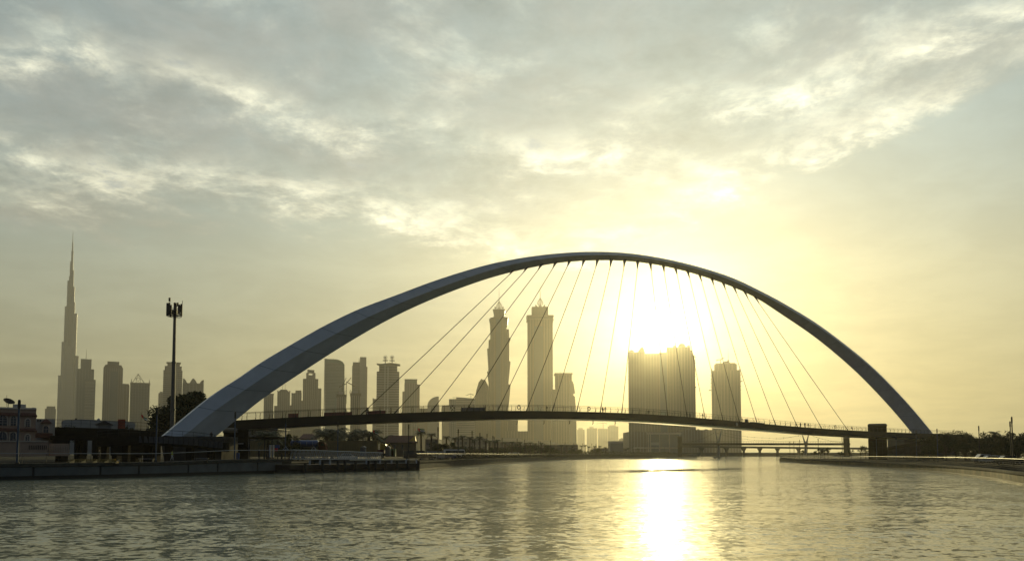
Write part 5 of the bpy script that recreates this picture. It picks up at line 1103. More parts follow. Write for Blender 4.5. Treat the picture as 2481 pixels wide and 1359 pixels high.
# ------------------------------------------------------------------ trees
make_tree('shade_tree', 'big dark rounded tree at the foot of the phone mast', 3, 20.0, 7.4, 19000, 0.40, 'leaf', 0.22, tuple(gp(466, 205)), 44)
make_tree('shade_tree', 'left half of the dark tree pair, crown behind the phone mast', 5, 18.6, 7.0, 17000, 0.40, 'leaf', 0.22, tuple(gp(424, 208)), 36)
make_tree('bushy_tree', 'dark bushy tree under the left end of the deck', 8, 6.6, 3.8, 3500, 0.2, 'leaf', 0.2, tuple(gp(700, 190)), 20)
make_tree('bushy_tree', 'dense dark tree standing right against the shelter roof', 9, 8.0, 3.0, 3500, 0.2, 'leaf', 0.2, tuple(gp(682, 196)), 18)
make_tree('thin_tree', 'sparse young tree above the left end of the ramp', 11, 8.6, 3.6, 900, 0.16, 'leaf2', 0.45, tuple(gp(150, 165)), 16)
make_tree('thin_tree', 'small sparse tree beside the flag behind the ramp', 12, 9.6, 2.4, 700, 0.18, 'leaf2', 0.6, tuple(gp(307, 190)), 12)
make_tree('low_bush', 'dark bush on the deck end behind the arch', 14, 4.2, 2.6, 1500, 0.14, 'leaf', 0.1, (P(628, 1000, 235).x, 235, GZ + 8.0 - 2), 14)
# right bank tree line
rtree = [(2262, 1045, 250, 5.2), (2292, 1046, 245, 5.0), (2316, 1036, 250, 5.5), (2338, 1041, 240, 4.6), (2362, 1046, 235, 4.6), (2388, 1041, 215, 4.6), (2408, 1046, 230, 4.0), (2440, 1042, 205, 4.6), (2468, 1035, 190, 4.8), (2500, 1036, 190, 5)]
for k, (px, pt, Y, sp_) in enumerate(rtree):
    h_ = (1100 - pt) * Y / F_PX + EYE - 1.05
    make_tree('shade_tree', f'dark leafy tree, {ORD[k]} from the left in the row behind the right quay', 20 + k, h_, sp_, 3800, 0.22, 'leaf' if k % 2 else 'leaf2', 0.2, tuple(gp(px, Y, 1.05)), 22, group='trees behind the right quay')
for k, (px, pt, Y, sp_) in enumerate([(2250, 1062, 235, 3.2), (2345, 1066, 225, 3.4), (2372, 1064, 205, 3.2), (2410, 1062, 200, 3.4), (2436, 1068, 190, 3.0), (2462, 1060, 180, 3.4)]):
    h_ = (1100 - pt) * Y / F_PX + EYE - 1.05
    make_tree('low_bush', f'dark low bush in front of the right-hand trees, {ORD[k]} from the left', 50 + k, h_, sp_, 2600, 0.18, 'leaf', 0.05, tuple(gp(px, Y, 1.05)), 18, group='bushes under the right-hand trees')
make_palm('palm_tree', 'palm whose fronds stick out of the tree row on the right', 40, (1100 - 1042) * 205 / F_PX + EYE - 1.05 - 0.6, 2.6, tuple(gp(2412, 205, 1.05)))
for k, (px, pt, Y, sp_) in enumerate([(2085, 1072, 300, 2.6), (2097, 1077, 310, 2.2), (2062, 1086, 330, 1.8), (2036, 1090, 330, 1.8), (1988, 1082, 340, 1.8), (1998, 1080, 345, 2.0), (2006, 1079, 350, 2.2), (1972, 1086, 345, 1.5), (1944, 1088, 350, 1.4)]):
    h_ = (1100 - pt) * Y / F_PX + EYE - 1.05
    make_tree('young_tree', f'small young tree on the right point, {ORD[[8, 7, 6, 5, 3, 4, 2, 1, 0][k]] if k not in (4, 5, 6) else ["third", "fourth", "fifth"][k - 4]} from the left', 70 + k, h_, sp_, 500, 0.17, 'leaf2', 0.4, tuple(gp(px, Y, 1.05)), 9, group='young trees on the right point')

# palms: one of each kind, then copies
PG = 'palms along the left promenade'
tall = make_palm('palm_tree', 'x', 1, 6.0, 1.9, (0, -60, -30), 18, PG); stub = make_palm('palm_tree', 'y', 2, 3.2, 3.0, (0, -60, -30), 24, PG)
mid_palms = [(1021, 1041, 205), (1044, 1046, 225), (1081, 1053, 250), (1102, 1056, 262), (1121, 1052, 272), (1138, 1055, 285), (1163, 1054, 265), (1150, 1062, 300), (1176, 1063, 300), (1187, 1064, 320), (1199, 1065, 330), (1206, 1062, 300), (1224, 1068, 350), (1240, 1067, 350), (1260, 1068, 370), (1273, 1070, 380), (1284, 1069, 390), (1297, 1071, 400), (1312, 1070, 400), (1360, 1075, 450), (1374, 1076, 470), (1386, 1077, 480), (1409, 1077, 500), (1418, 1076, 500), (1427, 1079, 520), (1441, 1078, 520), (1454, 1078, 530), (1467, 1081, 560), (1523, 1083, 620), (1546, 1084, 640)]
rnd = random.Random(5)
for k, (px, pt, Y) in enumerate(sorted(mid_palms)):
    h_ = (1100 - pt) * Y / F_PX + EYE - GZ - 0.7; lab = f'slender palm, {ORD[k]} from the left along the promenade'
    if k == 0: o = tall; o.location = gp(px, Y); o['label'] = lab; o.scale = (h_ / 6.0,) * 3
    else: copy_tree(tall, gp(px, Y), rnd.uniform(0, 6), h_ / 6.0, lab)
for k, (px, pt, Y) in enumerate([(648, 1046, 185), (790, 1043, 205), (805, 1041, 210), (845, 1046, 215), (893, 1044, 218), (927, 1056, 225)]):
    h_ = (1100 - pt) * Y / F_PX + EYE - GZ - 1.0; lab = f'thick bushy palm, {ORD[k]} from the left behind the yellow hoarding'
    if k == 0: o = stub; o.location = gp(px, Y); o['label'] = lab; o.scale = (h_ / 3.2,) * 3; o['group'] = 'bushy palms behind the hoarding'
    else: copy_tree(stub, gp(px, Y), rnd.uniform(0, 6), h_ / 3.2, lab)
for k, (px, pt, Y, sp_) in enumerate([(1062, 1066, 245, 3.4), (1095, 1070, 260, 3.4), (1235, 1076, 390, 4.5), (1255, 1074, 395, 4.5), (1275, 1073, 400, 4.6), (1300, 1073, 410, 5.2), (1318, 1074, 415, 5), (1338, 1083, 430, 4), (1215, 1080, 370, 4), (1195, 1082, 350, 4), (1165, 1082, 330, 4), (1130, 1078, 310, 3.6), (1395, 1082, 500, 5), (1445, 1083, 560, 5)]):
    h_ = (1100 - pt) * Y / F_PX + EYE - GZ; o_i = sorted([1062, 1095, 1235, 1255, 1275, 1300, 1318, 1338, 1215, 1195, 1165, 1130, 1395, 1445]).index(px)
    make_tree('round_tree', f'dark round tree, {ORD[o_i]} from the left behind the promenade palms', 90 + k, h_, sp_, 1500, 0.28, 'leaf' if k % 2 else 'leaf2', 0.15, tuple(gp(px, Y)), 16, group='round trees behind the promenade')
# hedge band along the far promenade
def hedge(path, h_, w_, label, seed):
    rnd = random.Random(seed); m = MB(); V, Fc = [], []
    for x, y, ux, uy, s_ in along(path, 0.5):
        for _ in range(7):
            p_ = Vector((x - uy * rnd.uniform(0, w_), y + ux * rnd.uniform(0, w_), GZ + rnd.uniform(0, h_ * (0.7 + 0.3 * math.sin(s_ * 0.4) ** 2)))); a = Vector((rnd.gauss(0, 1), rnd.gauss(0, 1), rnd.gauss(0, 1))).normalized(); b_ = a.cross(Vector((rnd.gauss(0, 1), 1, rnd.gauss(0, 1)))).normalized(); i0 = len(V); V += [p_ - a * .4, p_ + b_ * .28, p_ + a * .4, p_ - b_ * .28]; Fc.append((i0, i0 + 1, i0 + 2, i0 + 3))
    m.add(V, Fc); tag(m.build('hedge', MT['leaf2']), label, 'hedge', kind='stuff')
hedge([(LB2[k][0] + dx_, LB2[k][1] + 12) for k, dx_ in ((2, -6), (3, -7), (4, -8), (5, -8), (6, -6), (7, -4))], 1.9, 5, 'low dark shrub belt along the far promenade', 3)
gx = gp(1360, 900).x
hedge([(gp(1150, 420).x, 420), (gp(1300, 520).x, 520), (gp(1480, 700).x, 700), (gp(1640, 900).x, 900)], 4.5, 10, 'dim line of shrubs in front of the towers', 4)

# ------------------------------------------------------------------ light poles
LPG = 'slim light poles along the quays'
def pole_at(px, ytop, Y, base, label, blue=False, r_=0.11):
    z1 = P(px, ytop, Y).z; p0 = gp(px, Y, base); t_ = thing('light_pole', tuple(p0), label, 'light pole', LPG); m = MB(); m.tube([p0, p0 + Vector((0, 0, (z1 - base) * 0.86))], [r_, r_ * 0.9], 8); m.build('pole', MT['bluepole'] if blue else MT['dark'], t_)
    m = MB(); zz = base + (z1 - base) * 0.86; m.tube([(p0.x, p0.y, zz), (p0.x, p0.y, zz + 0.12), (p0.x, p0.y, zz + 0.121), (p0.x, p0.y, z1 - 0.2), (p0.x, p0.y, z1)], [r_ * 1.0, r_ * 1.0, r_ * 1.25, r_ * 1.25, r_ * 0.9], 8); m.build('lamp_head', MT['dark'], t_)
    m = MB(); m.tube([p0 - Vector((0, 0, 0.05)), p0 + Vector((0, 0, 0.12))], [r_ * 2, r_ * 2], 8); m.build('base_plate', MT['dark'], t_); return t_
lp = [(42, 968, 94), (378, 987, 109.5), (568, 997, 121), (691, 1012, 141), (818, 1020, 158), (989.7, 1027, 170), (1061, 1034, 187), (1110, 1039, 204), (1143.7, 1043, 219), (1162.6, 1048, 238), (1180, 1050, 252), (1194, 1055, 275), (1197, 1057, 290), (1216.5, 1060, 310), (1253, 1062, 327), (1271, 1064, 345), (1305, 1067, 375), (1309, 1068, 385), (1334, 1066, 365), (1369, 1071, 428), (1390.5, 1072, 445), (1412, 1073, 460), (1434, 1074, 477), (1444, 1075, 500), (1474, 1076, 517), (1534, 1080, 620), (1562, 1081, 660), (1585, 1082, 690), (1610, 1083, 720)]
for k, (px, yt, Y) in enumerate(lp):
    pole_at(px, yt, Y, 1.93 if Y < 135 else 1.6, ('blue painted' if k < 5 else 'slim dark') + f' light pole, {ORD[k]} from the left on the left quay', k < 5, 0.13 if k == 0 else (0.11 if Y < 300 else 0.10))
rp_ = [(1914, 1069, 400), (1924, 1068, 390), (1937.7, 1065, 355), (1957, 1064, 350), (1983, 1062, 326), (2041, 1059, 302), (2124, 1054, 262), (2172, 1049, 243), (2221, 1042, 212), (2272, 1038, 201), (2373.6, 1031, 180), (2450, 1020, 156), (2454.5, 1009, 137)]
for k, (px, yt, Y) in enumerate(rp_): pole_at(px, yt, Y, 1.1, f'slim light pole, {ORD[k]} from the left on the right quay', k in (6, 7, 8, 9), 0.11)

# ------------------------------------------------------------------ quay furniture on the left
bt = thing('slatted_bench', tuple(gp(225, 101, 1.93)), 'long stepped bench on the left quay in place of a terrace, gold of reflected light in its slats', 'bench'); Y = 101
MT['gold'] = mat('glint_slat', (0.55, 0.38, 0.10), 0.25, 1.0, 0.1)  # gold colour stands in for light reflected off a stepped terrace
for k, (a, b_, py, dy_) in enumerate([(162, 284, 1117.8, 0), (165, 281, 1114.6, .45), (170, 277, 1111.6, .9)]):
    q0, q1 = P(a, py, Y + dy_), P(b_, py, Y + dy_); m = MB(); m.box(q0.x, q1.x, Y + dy_, Y + dy_ + 0.40, q0.z - 0.05, q0.z); m.build('slat', MT['gold'], bt)
for k in range(5): q0 = P(166 + k * 28, 1119, Y); m = MB(); m.loft([[(q0.x - .05, Y + .06, 1.85), (q0.x + .05, Y + .06, 1.85), (q0.x + .05, Y + 1.3, 1.85), (q0.x - .05, Y + 1.3, 1.85)], [(q0.x - .05, Y + .06, P(0, 1118.8, Y).z), (q0.x + .05, Y + .06, P(0, 1118.8, Y).z), (q0.x + .05, Y + 1.25, P(0, 1112.8, Y + .9).z), (q0.x - .05, Y + 1.25, P(0, 1112.8, Y + .9).z)]]); m.build('leg', MT['dark'], bt)
for px0, px1, Y, lab in ((335, 372, 108, 'low pale slatted bench right of the golden one'), (470, 504, 114, 'pale slatted bench below the arch foot')):
    t_ = thing('slatted_bench', tuple(gp((px0 + px1) / 2, Y, 1.95)), lab, 'bench'); a, b_ = gp(px0, Y), gp(px1, Y)
    for k in range(3): m = MB(); m.box(a.x, b_.x, Y + k * .17, Y + k * .17 + .13, 2.36, 2.41); m.build('slat', MT['steel'], t_)
    for x in (a.x + .1, b_.x - .2): m = MB(); m.box(x, x + .08, Y + .03, Y + .46, 1.9, 2.355); m.build('leg', MT['dark'], t_)
# shelter under the deck
sh = thing('shelter', tuple(gp(640, 140, 1.9)), 'flat-roofed open shelter under the left end of the deck', 'shelter'); Y = 140; m = MB(); box_px(m, 602, 675, 1058, 1062.5, Y, 4); m.build('roof', MT['dtower'], sh)
for px in (604, 641, 658.5, 673): m = MB(); p_ = gp(px, Y + .2, 1.9); m.tube([p_, (p_.x, p_.y, P(0, 1062, Y).z)], 0.10, 6); m.build('post', MT['dark'], sh)
kb = thing('kiosk', tuple(gp(590, 139, 1.9)), 'dark service kiosk standing beneath the deck', 'kiosk'); Y = 139; m = MB(); box_px(m, 576, 602, 1042, 1092, Y + .4, 3, 0); box_px(m, 576, 602, 1086, 1112, Y + .4, 3); m.build('wall', MT['dtower'], kb); m = MB(); box_px(m, 575, 603, 1040.5, 1043, Y, 3.8); m.build('roof', MT['ramp'], kb)
for a, b_ in ((1046, 1057), (1062, 1073)): m = MB(); box_px(m, 578, 592, a, b_, Y + .32, .07); m.build('panel', MT['ramp'], kb)
m = MB(); box_px(m, 577, 590, 1073.4, 1075, Y + .3, .09); m.build('sill', MT['white_wall'], kb)
for px, lab in ((654, 'left one of two pale information pillars by the shelter'), (662, 'right one of two pale information pillars by the shelter')):
    t_ = thing('information_pillar', tuple(gp(px, 134, 2.2)), lab, 'sign pillar', 'pair of information pillars'); m = MB(); box_px(m, px - 2.4, px + (1.4 if px > 660 else 2.4), 1077, 1108, 134, .3); m.build('panel', MT['steel'], t_); m = MB(); box_px(m, px - 3, px + 3, 1107, 1110, 133.8, .7); m.build('base', MT['conc'], t_)
t_ = thing('notice_board', tuple(gp(671, 138, 2)), 'notice board with a blue upper and red lower half', 'notice board'); m = MB(); box_px(m, 665.5, 677.5, 1077.5, 1085, 138, .1); m.build('blue_panel', MT['blue'], t_); m = MB(); box_px(m, 665.5, 673, 1085, 1092, 138, .1); m.build('red_panel', MT['red'], t_); m = MB(); box_px(m, 671, 672, 1092, 1108, 138, .1); m.build('post', MT['dark'], t_)
t_ = thing('litter_bin', tuple(gp(577, 124, 2)), 'blue litter bin under the deck by the rail', 'bin'); p_ = gp(576.5, 124, 1.95); m = MB(); m.tube([p_, p_ + Vector((0, 0, 1.25))], [.22, .27], 12); m.build('body', MT['blue'], t_); m = MB(); m.tube([p_ + Vector((0, 0, 1.25)), p_ + Vector((0, 0, 1.4))], [.29, .15], 12); m.build('lid', MT['dark'], t_)

# floating pier with piles, and its gangway
pr = thing('floating_pier', tuple(quay_pt(860, 1143)) + (0,), 'dark timber landing stage on black piles in front of the gangway', 'pier')
pa, pb_ = quay_pt(708, 1146), quay_pt(1016, 1138.5)
pd = Vector((pb_[0] - pa[0], pb_[1] - pa[1], 0)); pl2 = pd.length; pdn = pd.normalized(); pn = Vector((-pdn.y, pdn.x, 0))
def pier_box(s0, s1, o0, o1, z0, z1, m):
    A = Vector((pa[0], pa[1], 0)); q = [A + pdn * s + pn * o_ for s, o_ in ((s0, o0), (s1, o0), (s1, o1), (s0, o1))]; m.loft([[(v_.x, v_.y, z) for v_ in q] for z in (z0, z1)])
m = MB(); pier_box(0, pl2, 0.5, 5, 0.55, 1.35, m); m.build('deck', MT['wood'], pr)
m = MB(); pier_box(0, pl2, 0.9, 4.6, -0.3, 0.5, m); m.build('float', MT['conc'], pr)
m = MB(); pier_box(pl2 * .42, pl2, 0.35, 0.48, 1.95, 2.1, m); m.build('rail_beam', MT['steel'], pr); m = MB(); pier_box(pl2 * .42, pl2 * .97, 0.35, 0.48, 1.36, 1.44, m); m.build('rail_beam', MT['steel'], pr)
for px in (740, 782, 819, 836, 861.6, 893, 910, 934, 962, 989, 1014):
    f = (px - 708) / 308; Yp_ = 1 / (1 / pa[1] + (1 / pb_[1] - 1 / pa[1]) * f); p_ = gp(px, Yp_, -0.8); m = MB(); m.tube([p_, Vector((p_.x, p_.y, 1.95 if px != 740 else 1.5))], 0.24, 9); m.build('pile', MT['dark'], pr)
for px in (751, 776, 800, 888, 921, 949, 984, 1009):
    f = (px - 708) / 308; Yp_ = 1 / (1 / pa[1] + (1 / pb_[1] - 1 / pa[1]) * f); p_ = gp(px, Yp_ - .1, 1.3); m = MB(); m.box(p_.x - .14, p_.x + .14, p_.y - .05, p_.y + .05, 1.30, 2.05); m.build('post', MT['steel'], pr)
gg = thing('gangway', tuple(gp(815, 140, 2)), 'pale steel truss gangway along the landing stage', 'gangway'); Yg = lambda px: 137 + (px - 705) * 0.075
gtop = [(703, 1089.5), (800, 1092), (925, 1096.5)]; gbot = [(703, 1112), (800, 1112.5), (925, 1112.5)]
for o_ in (0, 1.8):
    m = MB(); xs = list(range(703, 926, 6))
    for tb in (gtop, gbot): m.tube([P(x, interp(tb, x), Yg(x)) + Vector((0, o_, 0)) for x in xs], 0.07, 4)
    m.build('chord', MT['steel'], gg); m = MB()
    for k in range(0, 22): x0 = 703 + k * 10.1; a, b_, c = P(x0, interp(gbot, x0), Yg(x0)), P(x0 + 5, interp(gtop, x0 + 5), Yg(x0 + 5)), P(x0 + 10.1, interp(gbot, x0 + 10.1), Yg(x0 + 10.1)); m.tube([a + Vector((0, o_, 0)), b_ + Vector((0, o_, 0)), c + Vector((0, o_, 0))], 0.05, 4)
    for q in range(1, 6): m.tube([P(x, interp(gbot, x) + (interp(gtop, x) - interp(gbot, x)) * q / 6, Yg(x)) + Vector((0, o_, 0)) for x in xs], 0.014, 3)
    m.build('truss_web', MT['steel'], gg)
m = MB(); m.loft([[P(x, interp(gbot, x), Yg(x)), P(x, interp(gbot, x), Yg(x)) + Vector((0, 1.8, 0)), P(x, interp(gbot, x), Yg(x)) + Vector((0, 1.8, .1)), P(x, interp(gbot, x), Yg(x)) + Vector((0, 0, .1))] for x in range(703, 926, 12)]); m.build('walkway', MT['steel'], gg)
for px in (692, 760):
    m = MB(); c0 = P(px, 1089, Yg(px)); c1 = P(px, 1081, Yg(px)); 
    for sx in (-1, 1): m.tube([(c0.x + sx * .45, c0.y, c0.z), (c0.x, c0.y, c1.z)], .05, 4)
    m.tube([(c0.x - .5, c0.y, c0.z), (c0.x + .5, c0.y, c0.z)], .05, 4); m.build('gable_frame', MT['steel'], gg)
bw = thing('basin_wall', (LB1[-1][0], LB1[-1][1] + 14, 0), 'dark retaining wall behind the landing stage', 'quay wall'); e0, e1 = (LB1[-1][0] + 0.2, LB1[-1][1] + 13), (LB2[0][0] - 2.5, LB2[0][1] + 4.4); m = MB(); ribbon(m, [e0, e1], -0.4, 0.8, -0.6, 1.75); m.build('wall', MT['panel'], bw); m = MB(); ribbon(m, [e0, e1], -0.6, 1.2, 1.75, 2.0); m.build('coping', MT['coping'], bw)

# yard behind: hoarding, vehicles, house
hd = thing('site_hoarding', tuple(gp(760, 200)), 'long mustard yellow board hoarding behind the gangway', 'hoarding'); Y = 200; m = MB(); box_px(m, 606, 916, 1066.5, 1106, Y, .12); m.build('board', MT['hoard'], hd)
m = MB()
for k in range(52): px = 606 + k * 6; box_px(m, px, px + .5, 1066.8, 1106, Y - .05, .045)
m.build('batten', MT['hoard'], hd)
for px in (873, 933): 
    t_ = thing('site_cabin', tuple(gp(px + 4, 192)), 'blue grey site cabinet before the hoarding' if px == 873 else 'teal site cabinet right of the excavator', 'cabinet'); m = MB(); box_px(m, px, px + 11, 1083, 1104, 192, 2); m.build('body', MT['bluescreen'], t_); m = MB(); m.outline([XZ(x, y, 191.8) for x, y in ((px - 1, 1083), (px + 12, 1083), (px + 5.5, 1080))], 191.8, 194.2); m.build('roof', MT['tgrey'], t_)
t_ = thing('site_cabin', tuple(gp(952, 195)), 'green site cabin between the excavator and the tiled house', 'cabinet'); m = MB(); box_px(m, 947, 957, 1087, 1105, 195, 2); m.build('body', mat('green_paint', (0.03, 0.10, 0.05), .6), t_); m = MB(); box_px(m, 949, 953, 1090, 1104, 194.9, .09); m.build('door', MT['dtower'], t_)
# tanker
tk = thing('tanker_truck', tuple(gp(745, 190)), 'blue water tanker truck parked behind the gangway', 'truck'); Y = 190; a, b_ = P(702, 1074.5, Y), P(769, 1074.5, Y); rr = 9 * Y / F_PX
m = MB(); m.loft([[(x, Y + 1.2 + q_ * rr * 1.15 * math.cos(6.2832 * k / 16), a.z + q_ * rr * math.sin(6.2832 * k / 16)) for k in range(16)] for x, q_ in ((a.x, .75), (a.x + .15, 1), (b_.x - .15, 1), (b_.x, .75))]); tn = m.build('tank', MT['blue'], tk); m = MB()
for k in range(4): x = a.x + 1.2 + k * 1.45; m.tube([(x - .2, Y + 1.2, a.z + rr), (x + .2, Y + 1.2, a.z + rr)], .1, 6); m.box(x - .03, x + .03, Y + .0, Y + .03, a.z - rr * .5, a.z + rr * .5)
m.build('tank_band', MT['steel'], tn); m = MB(); box_px(m, 702, 784, 1084, 1087, Y + .5, 1.4); m.build('chassis', MT['dark'], tk)
m = MB(); m.outline([XZ(x, y, Y) for x, y in ((771, 1089), (789, 1089), (789, 1080), (785.5, 1071), (771, 1070))], Y, Y + 2.3); cb = m.build('cab', mat('maroon_paint', (0.05, 0.012, 0.012), .9, spec=0.1), tk); m = MB(); m.outline([XZ(x, y, Y - .03) for x, y in ((777, 1079), (786.5, 1079), (784, 1073), (777, 1073))], Y - .03, Y - .005); m.build('side_window', MT['glass'], cb)
for px in (710, 721, 733, 781): p_ = P(px, 1091, Y); wheel(tk, p_.x, Y + .3, GZ + .5, .5, .3)
def car(px, Y, rz, mt, label, L_=4.4, H_=1.45, kind='car', grp='vehicles parked along the left bank road', cat='car'):
    o0 = gp(px, Y, GZ); t_ = thing(kind, tuple(o0), label, cat, grp); W_ = 1.8 if kind == 'car' else 2.2; x0, y0 = o0.x, o0.y; z = GZ
    if kind == 'car': body = [(-.5, .28), (.5, .28), (.5, .52), (.47, .60), (.30, .64), (.16, .98), (-.22, 1.0), (-.36, .66), (-.49, .62), (-.5, .45)]; win = [(.26, .66), (.14, .94), (-.20, .95), (-.33, .67)]
    else: body = [(-.5, .22), (.5, .22), (.5, .55), (.46, .97), (.40, 1.0), (-.48, 1.0), (-.5, .95)]; win = [(.47, .58), (.44, .88), (-.45, .88), (-.45, .58)]
    m = MB(); m.outline([(x0 + u * L_, z + v_ * H_) for u, v_ in body], y0 - W_ / 2, y0 + W_ / 2); bd = m.build('body', mt, t_); m = MB()
    for s_ in (-1, 1): yy = y0 + s_ * (W_ / 2 + .012); m.outline([(x0 + u * L_, z + v_ * H_) for u, v_ in win], yy - .01, yy + .01)
    m.build('window_band', MT['glass'], bd)
    for u in (-.32, .32):
        for s_ in (-1, 1): wheel(t_, x0 + u * L_, y0 + s_ * W_ * .44, z + .33, .33, .2)
    for s_ in (-1, 1): m = MB(); m.box(x0 + L_ * .495, x0 + L_ * .505, y0 + s_ * W_ * .35 - .15, y0 + s_ * W_ * .35 + .15, z + .5 * H_, z + .58 * H_); m.build('headlight', MT['white'], bd)
    t_.rotation_euler = (0, 0, rz); return t_
wp = mat('vehicle_white', (.55, .55, .53), .3); sv = mat('vehicle_silver', (.3, .3, .31), .3, .4); bkp = mat('vehicle_black', (.015, .015, .017), .25); bl = mat('vehicle_blue', (.02, .04, .12), .3)
car(842, 188, R(10), wp, 'white pickup-size car before the yellow hoarding', 4.6, 1.7)
car(1004, 196, R(12), bkp, 'black sided minibus with a white roof edge by the first palm', 5.4, 2.4, 'minibus', cat='minibus')
car(1056, 215, R(14), sv, 'pale van between the second and third light poles', 4.6, 2.3, 'minibus', cat='minibus')
car(1085, 232, R(14), bl, 'dark blue car left of the white coach', 4.6, 2.0)
car(1101, 240, R(14), wp, 'white coach with a row of windows behind the railing', 6.4, 3.0, 'minibus', cat='coach')
car(1036, 214, R(14), bkp, 'dark car under the second palm', 4.4, 1.5)
car(1246, 385, R(20), wp, 'white van far along the promenade before the dark trees', 5.2, 2.3, 'minibus', cat='van')
for k, (px, Y) in enumerate(((1150, 300), (1168, 310), (1184, 325), (1203, 335), (1340, 520), (1358, 540))): car(px, Y, R(15), (wp, sv, wp, bkp, sv, wp)[k], f'small parked car, {ORD[k]} from the left in the distant row by the palms', 4.3, 1.45)
for k, (px, Y) in enumerate(((2385, 170), (2402, 168), (2420, 172), (2444, 150))): car(px, Y, R(-8), (sv, wp, wp, bkp)[k], f'parked vehicle, {ORD[k]} from the left under the right-hand trees', 4.6, 1.7 if k else 2.0, grp='vehicles under the right-hand trees').location.z = 1.05
# excavator
ex_ = thing('excavator', tuple(gp(925, 196)), 'yellow excavator with a glinting windscreen beside the hoarding', 'excavator'); Y = 196
m = MB(); box_px(m, 916, 940, 1098, 1104, Y, 2.6); m.build('track', MT['rubber'], ex_)
m = MB(); box_px(m, 914, 931, 1089, 1098, Y + .2, 2.3); m.build('body', mat('maroon_body', (.10, .02, .015), .4), ex_)
m = MB(); m.outline([XZ(x, y, Y + .1) for x, y in ((921, 1089), (921, 1073), (934, 1076), (939, 1089))], Y + .1, Y + 1.3); cb = m.build('cab', MT['yellow'], ex_)
m = MB(); a, b_ = P(934.5, 1077, Y), P(939.2, 1088, Y); m.add([(a.x, Y + .15, a.z), (a.x, Y + 1.2, a.z), (b_.x + .05, Y + 1.2, b_.z), (b_.x + .05, Y + .15, b_.z)], [(0, 1, 2, 3)]); m.build('windscreen', MT['steel'], cb)
m = MB(); m.tube([P(930, 1090, Y + 1.6), P(944, 1074, Y + 1.6), P(951, 1086, Y + 1.6)], [.28, .22, .16], 5); m.build('boom', MT['yellow'], ex_); m = MB(); m.outline([XZ(x, y, Y + 1.3) for x, y in ((949, 1086), (954, 1086), (955, 1092), (950, 1093))], Y + 1.3, Y + 2); m.build('bucket', MT['dark'], ex_)
# tiled house
th_ = th0 = thing('house', tuple(gp(968, 220)), 'sand coloured house with a broad brown tiled roof', 'house'); Y = 220; m = MB(); box_px(m, 934, 1008, 1071, 1106, Y, 8); m.build('wall', mat('sand_wall', (.17, .13, .08), .9), th_)
A, B = P(930, 1071.5, Y - .6), P(1012, 1071.5, Y - .6); zt = P(0, 1054, Y).z; m = MB(); m.loft([[(A.x, Y - .6, A.z), (B.x, Y - .6, A.z), (B.x, Y + 8.6, A.z), (A.x, Y + 8.6, A.z)], [(A.x + 1.5, Y + 3.2, zt), (B.x - 1.2, Y + 3.2, zt), (B.x - 1.2, Y + 4.8, zt), (A.x + 1.5, Y + 4.8, zt)]]); m.build('roof', MT['terra'], th_)
for px in (944, 956, 975, 990): m = MB(); box_px(m, px - 2.5, px + 2.5, 1077, 1088, Y - .06, .05); m.build('window', MT['glass'], th_)
t_ = thing('market_tent', tuple(gp(1000, 208)), 'mustard canvas tent canopy right of the tiled house', 'tent'); Y = 208; m = MB(); A, B = P(991, 1068, Y), P(1007, 1068, Y); zt = P(0, 1055, Y).z; m.loft([[(A.x, Y, A.z), (B.x, Y, A.z), (B.x, Y + 2.4, A.z), (A.x, Y + 2.4, A.z)], [(B.x - .5, Y + 1.1, zt), (B.x - .3, Y + 1.1, zt), (B.x - .3, Y + 1.3, zt), (B.x - .5, Y + 1.3, zt)]]); m.build('canopy', MT['yellow'], t_)
for px in (991.5, 1006.5): m = MB(); p_ = gp(px, Y + .1); m.tube([p_, (p_.x, p_.y, A.z)], .05, 5); m.build('pole', MT['dark'], t_)
th_ = th1 = thing('house', tuple(gp(735, 215)), 'low house with a pinkish tiled roof behind the tanker', 'house'); Y = 215; m = MB(); box_px(m, 728, 765, 1062, 1106, Y, 8); m.build('wall', MT['stucco'], th_); A, B = P(724, 1062, Y - .6), P(769, 1062, Y - .6); zt = P(0, 1050, Y).z; m = MB(); m.loft([[(A.x, Y - .6, A.z), (B.x, Y - .6, A.z), (B.x, Y + 8.6, A.z), (A.x, Y + 8.6, A.z)], [(A.x + 1.2, Y + 3.4, zt), (B.x - 1.2, Y + 3.4, zt), (B.x - 1.2, Y + 4.6, zt), (A.x + 1.2, Y + 4.6, zt)]]); m.build('roof', MT['terra'], th_)
m = MB(); box_px(m, 735, 741, 1072, 1082, Y - .06, .05); m.build('window', MT['glass'], th_)
t_ = thing('pale_block', tuple(gp(640, 260)), 'pale grey block of flats seen under the left end of the deck', 'building'); m = MB(); box_px(m, 598, 672, 1040, 1104, 260, 12); m.build('wall', FA['stone'], t_); m = MB(); box_px(m, 596, 674, 1038.5, 1040, 259, 14); m.build('roof_edge', MT['tgrey'], t_)
t_ = thing('palace_gatehouse', tuple(gp(865, 250)), 'small cream gatehouse between the bushy palms', 'building'); m = MB(); box_px(m, 857, 869, 1056, 1104, 250, 6); m.build('wall', MT['white_wall'], t_); m = MB(); box_px(m, 856, 870, 1054.8, 1056.4, 249.6, 7); m.build('parapet', MT['trim'], t_)
for px in (860, 866): m = MB(); box_px(m, px - 1, px + 1, 1059, 1065, 249.94, .05); m.build('window', MT['glass'], t_)
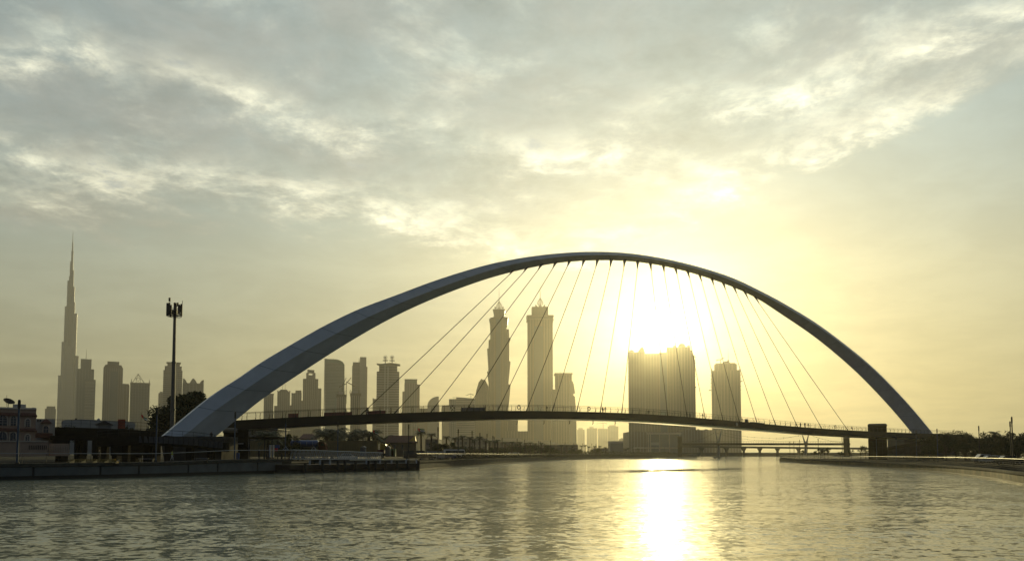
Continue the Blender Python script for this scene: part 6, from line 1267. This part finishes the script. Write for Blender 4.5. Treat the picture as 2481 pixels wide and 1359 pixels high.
# low blocks behind the promenade
for k, (a, b_, pt, Y, mt, lab) in enumerate([(1030, 1060, 1064, 330, 'stone', 'low sand building behind the first palms'), (1105, 1180, 1062, 620, 'stone', 'long low hall behind the distant palms'), (1180, 1262, 1070, 700, 'gold', 'low hall with flat roof below the wavy tower'), (1262, 1400, 1078, 760, 'gold', 'long low hall below the straight and collar towers'), (1440, 1520, 1086, 900, 'stone', 'low blocks beside the grey pavilion')]):
    t_ = thing('low_hall', tuple(gp((a + b_) / 2, Y)), lab, 'building'); m = MB(); box_px(m, a, b_, pt, 1103, Y, 20); m.build('wall', FA[mt], t_); m = MB(); box_px(m, a - .5, b_ + .5, pt - 1, pt, Y - .6, 21); m.build('roof_edge', MT['tstone'], t_)
# sign disc on the fascia
c = DP(1785, 1027.5, -0.05); m = MB(); m.tube([c - nvec * .08, c + nvec * .02], .48, 16); tag(m.build('navigation_sign', MT['steel']), 'small round navigation sign on the deck edge below the domed tower', 'sign')
for o_ in (vl, h2, wh, gh, rc, ug, kb, th0, th1, rbd, LT[0], LT[1], LT[2], LT[3], gw1, gw2): TOWERS.append((o_, math.atan2(o_.location.x, o_.location.y)))
for o_, a_ in TOWERS:          # turned to face the camera so sunlit side walls stay out of view
    if abs(a_) > R(4) and o_.name.split('.')[0] not in ('classical_podium', 'long_low_wing', 'grey_pavilion'):
        o_.rotation_euler = (0, 0, -a_); o_.scale = (math.cos(a_), 1, 1)
        for ch in o_.children_recursive:
            if ch.type != 'MESH': continue
            dy_ = min(v_.co.y for v_ in ch.data.vertices) * math.tan(a_)
            for v_ in ch.data.vertices: v_.co.x -= dy_
# ------------------------------------------------------------------ haze: the evening air
HAZE_D = 0.70e-4
m = MB(); m.box(-3800, 3800, -130, 5500, -2.0, 1365)
hz = m.build('haze', bpy.data.materials.new('haze_air')); tag(hz, 'pale golden evening haze filling the air', 'haze', kind='stuff')
hm = hz.data.materials[0]; hm.use_nodes = True; t = hm.node_tree; t.nodes.clear()
pv = t.nodes.new('ShaderNodeVolumePrincipled'); pv.inputs['Density'].default_value = HAZE_D; pv.inputs['Color'].default_value = (0.98, 0.94, 0.80, 1)
pv.inputs['Anisotropy'].default_value = 0.71
pv.inputs['Density'].default_value = HAZE_D * 0.86; pv.inputs['Anisotropy'].default_value = 0.66
p2 = t.nodes.new('ShaderNodeVolumePrincipled'); p2.inputs['Density'].default_value = HAZE_D * 0.14; p2.inputs['Color'].default_value = (0.98, 0.94, 0.80, 1); p2.inputs['Anisotropy'].default_value = 0.93
ad = t.nodes.new('ShaderNodeAddShader'); t.links.new(pv.outputs[0], ad.inputs[0]); t.links.new(p2.outputs[0], ad.inputs[1])
ot = t.nodes.new('ShaderNodeOutputMaterial'); t.links.new(ad.outputs[0], ot.inputs['Volume'])
for o in list(bpy.data.objects):
    if '_o' in o: del o['_o']
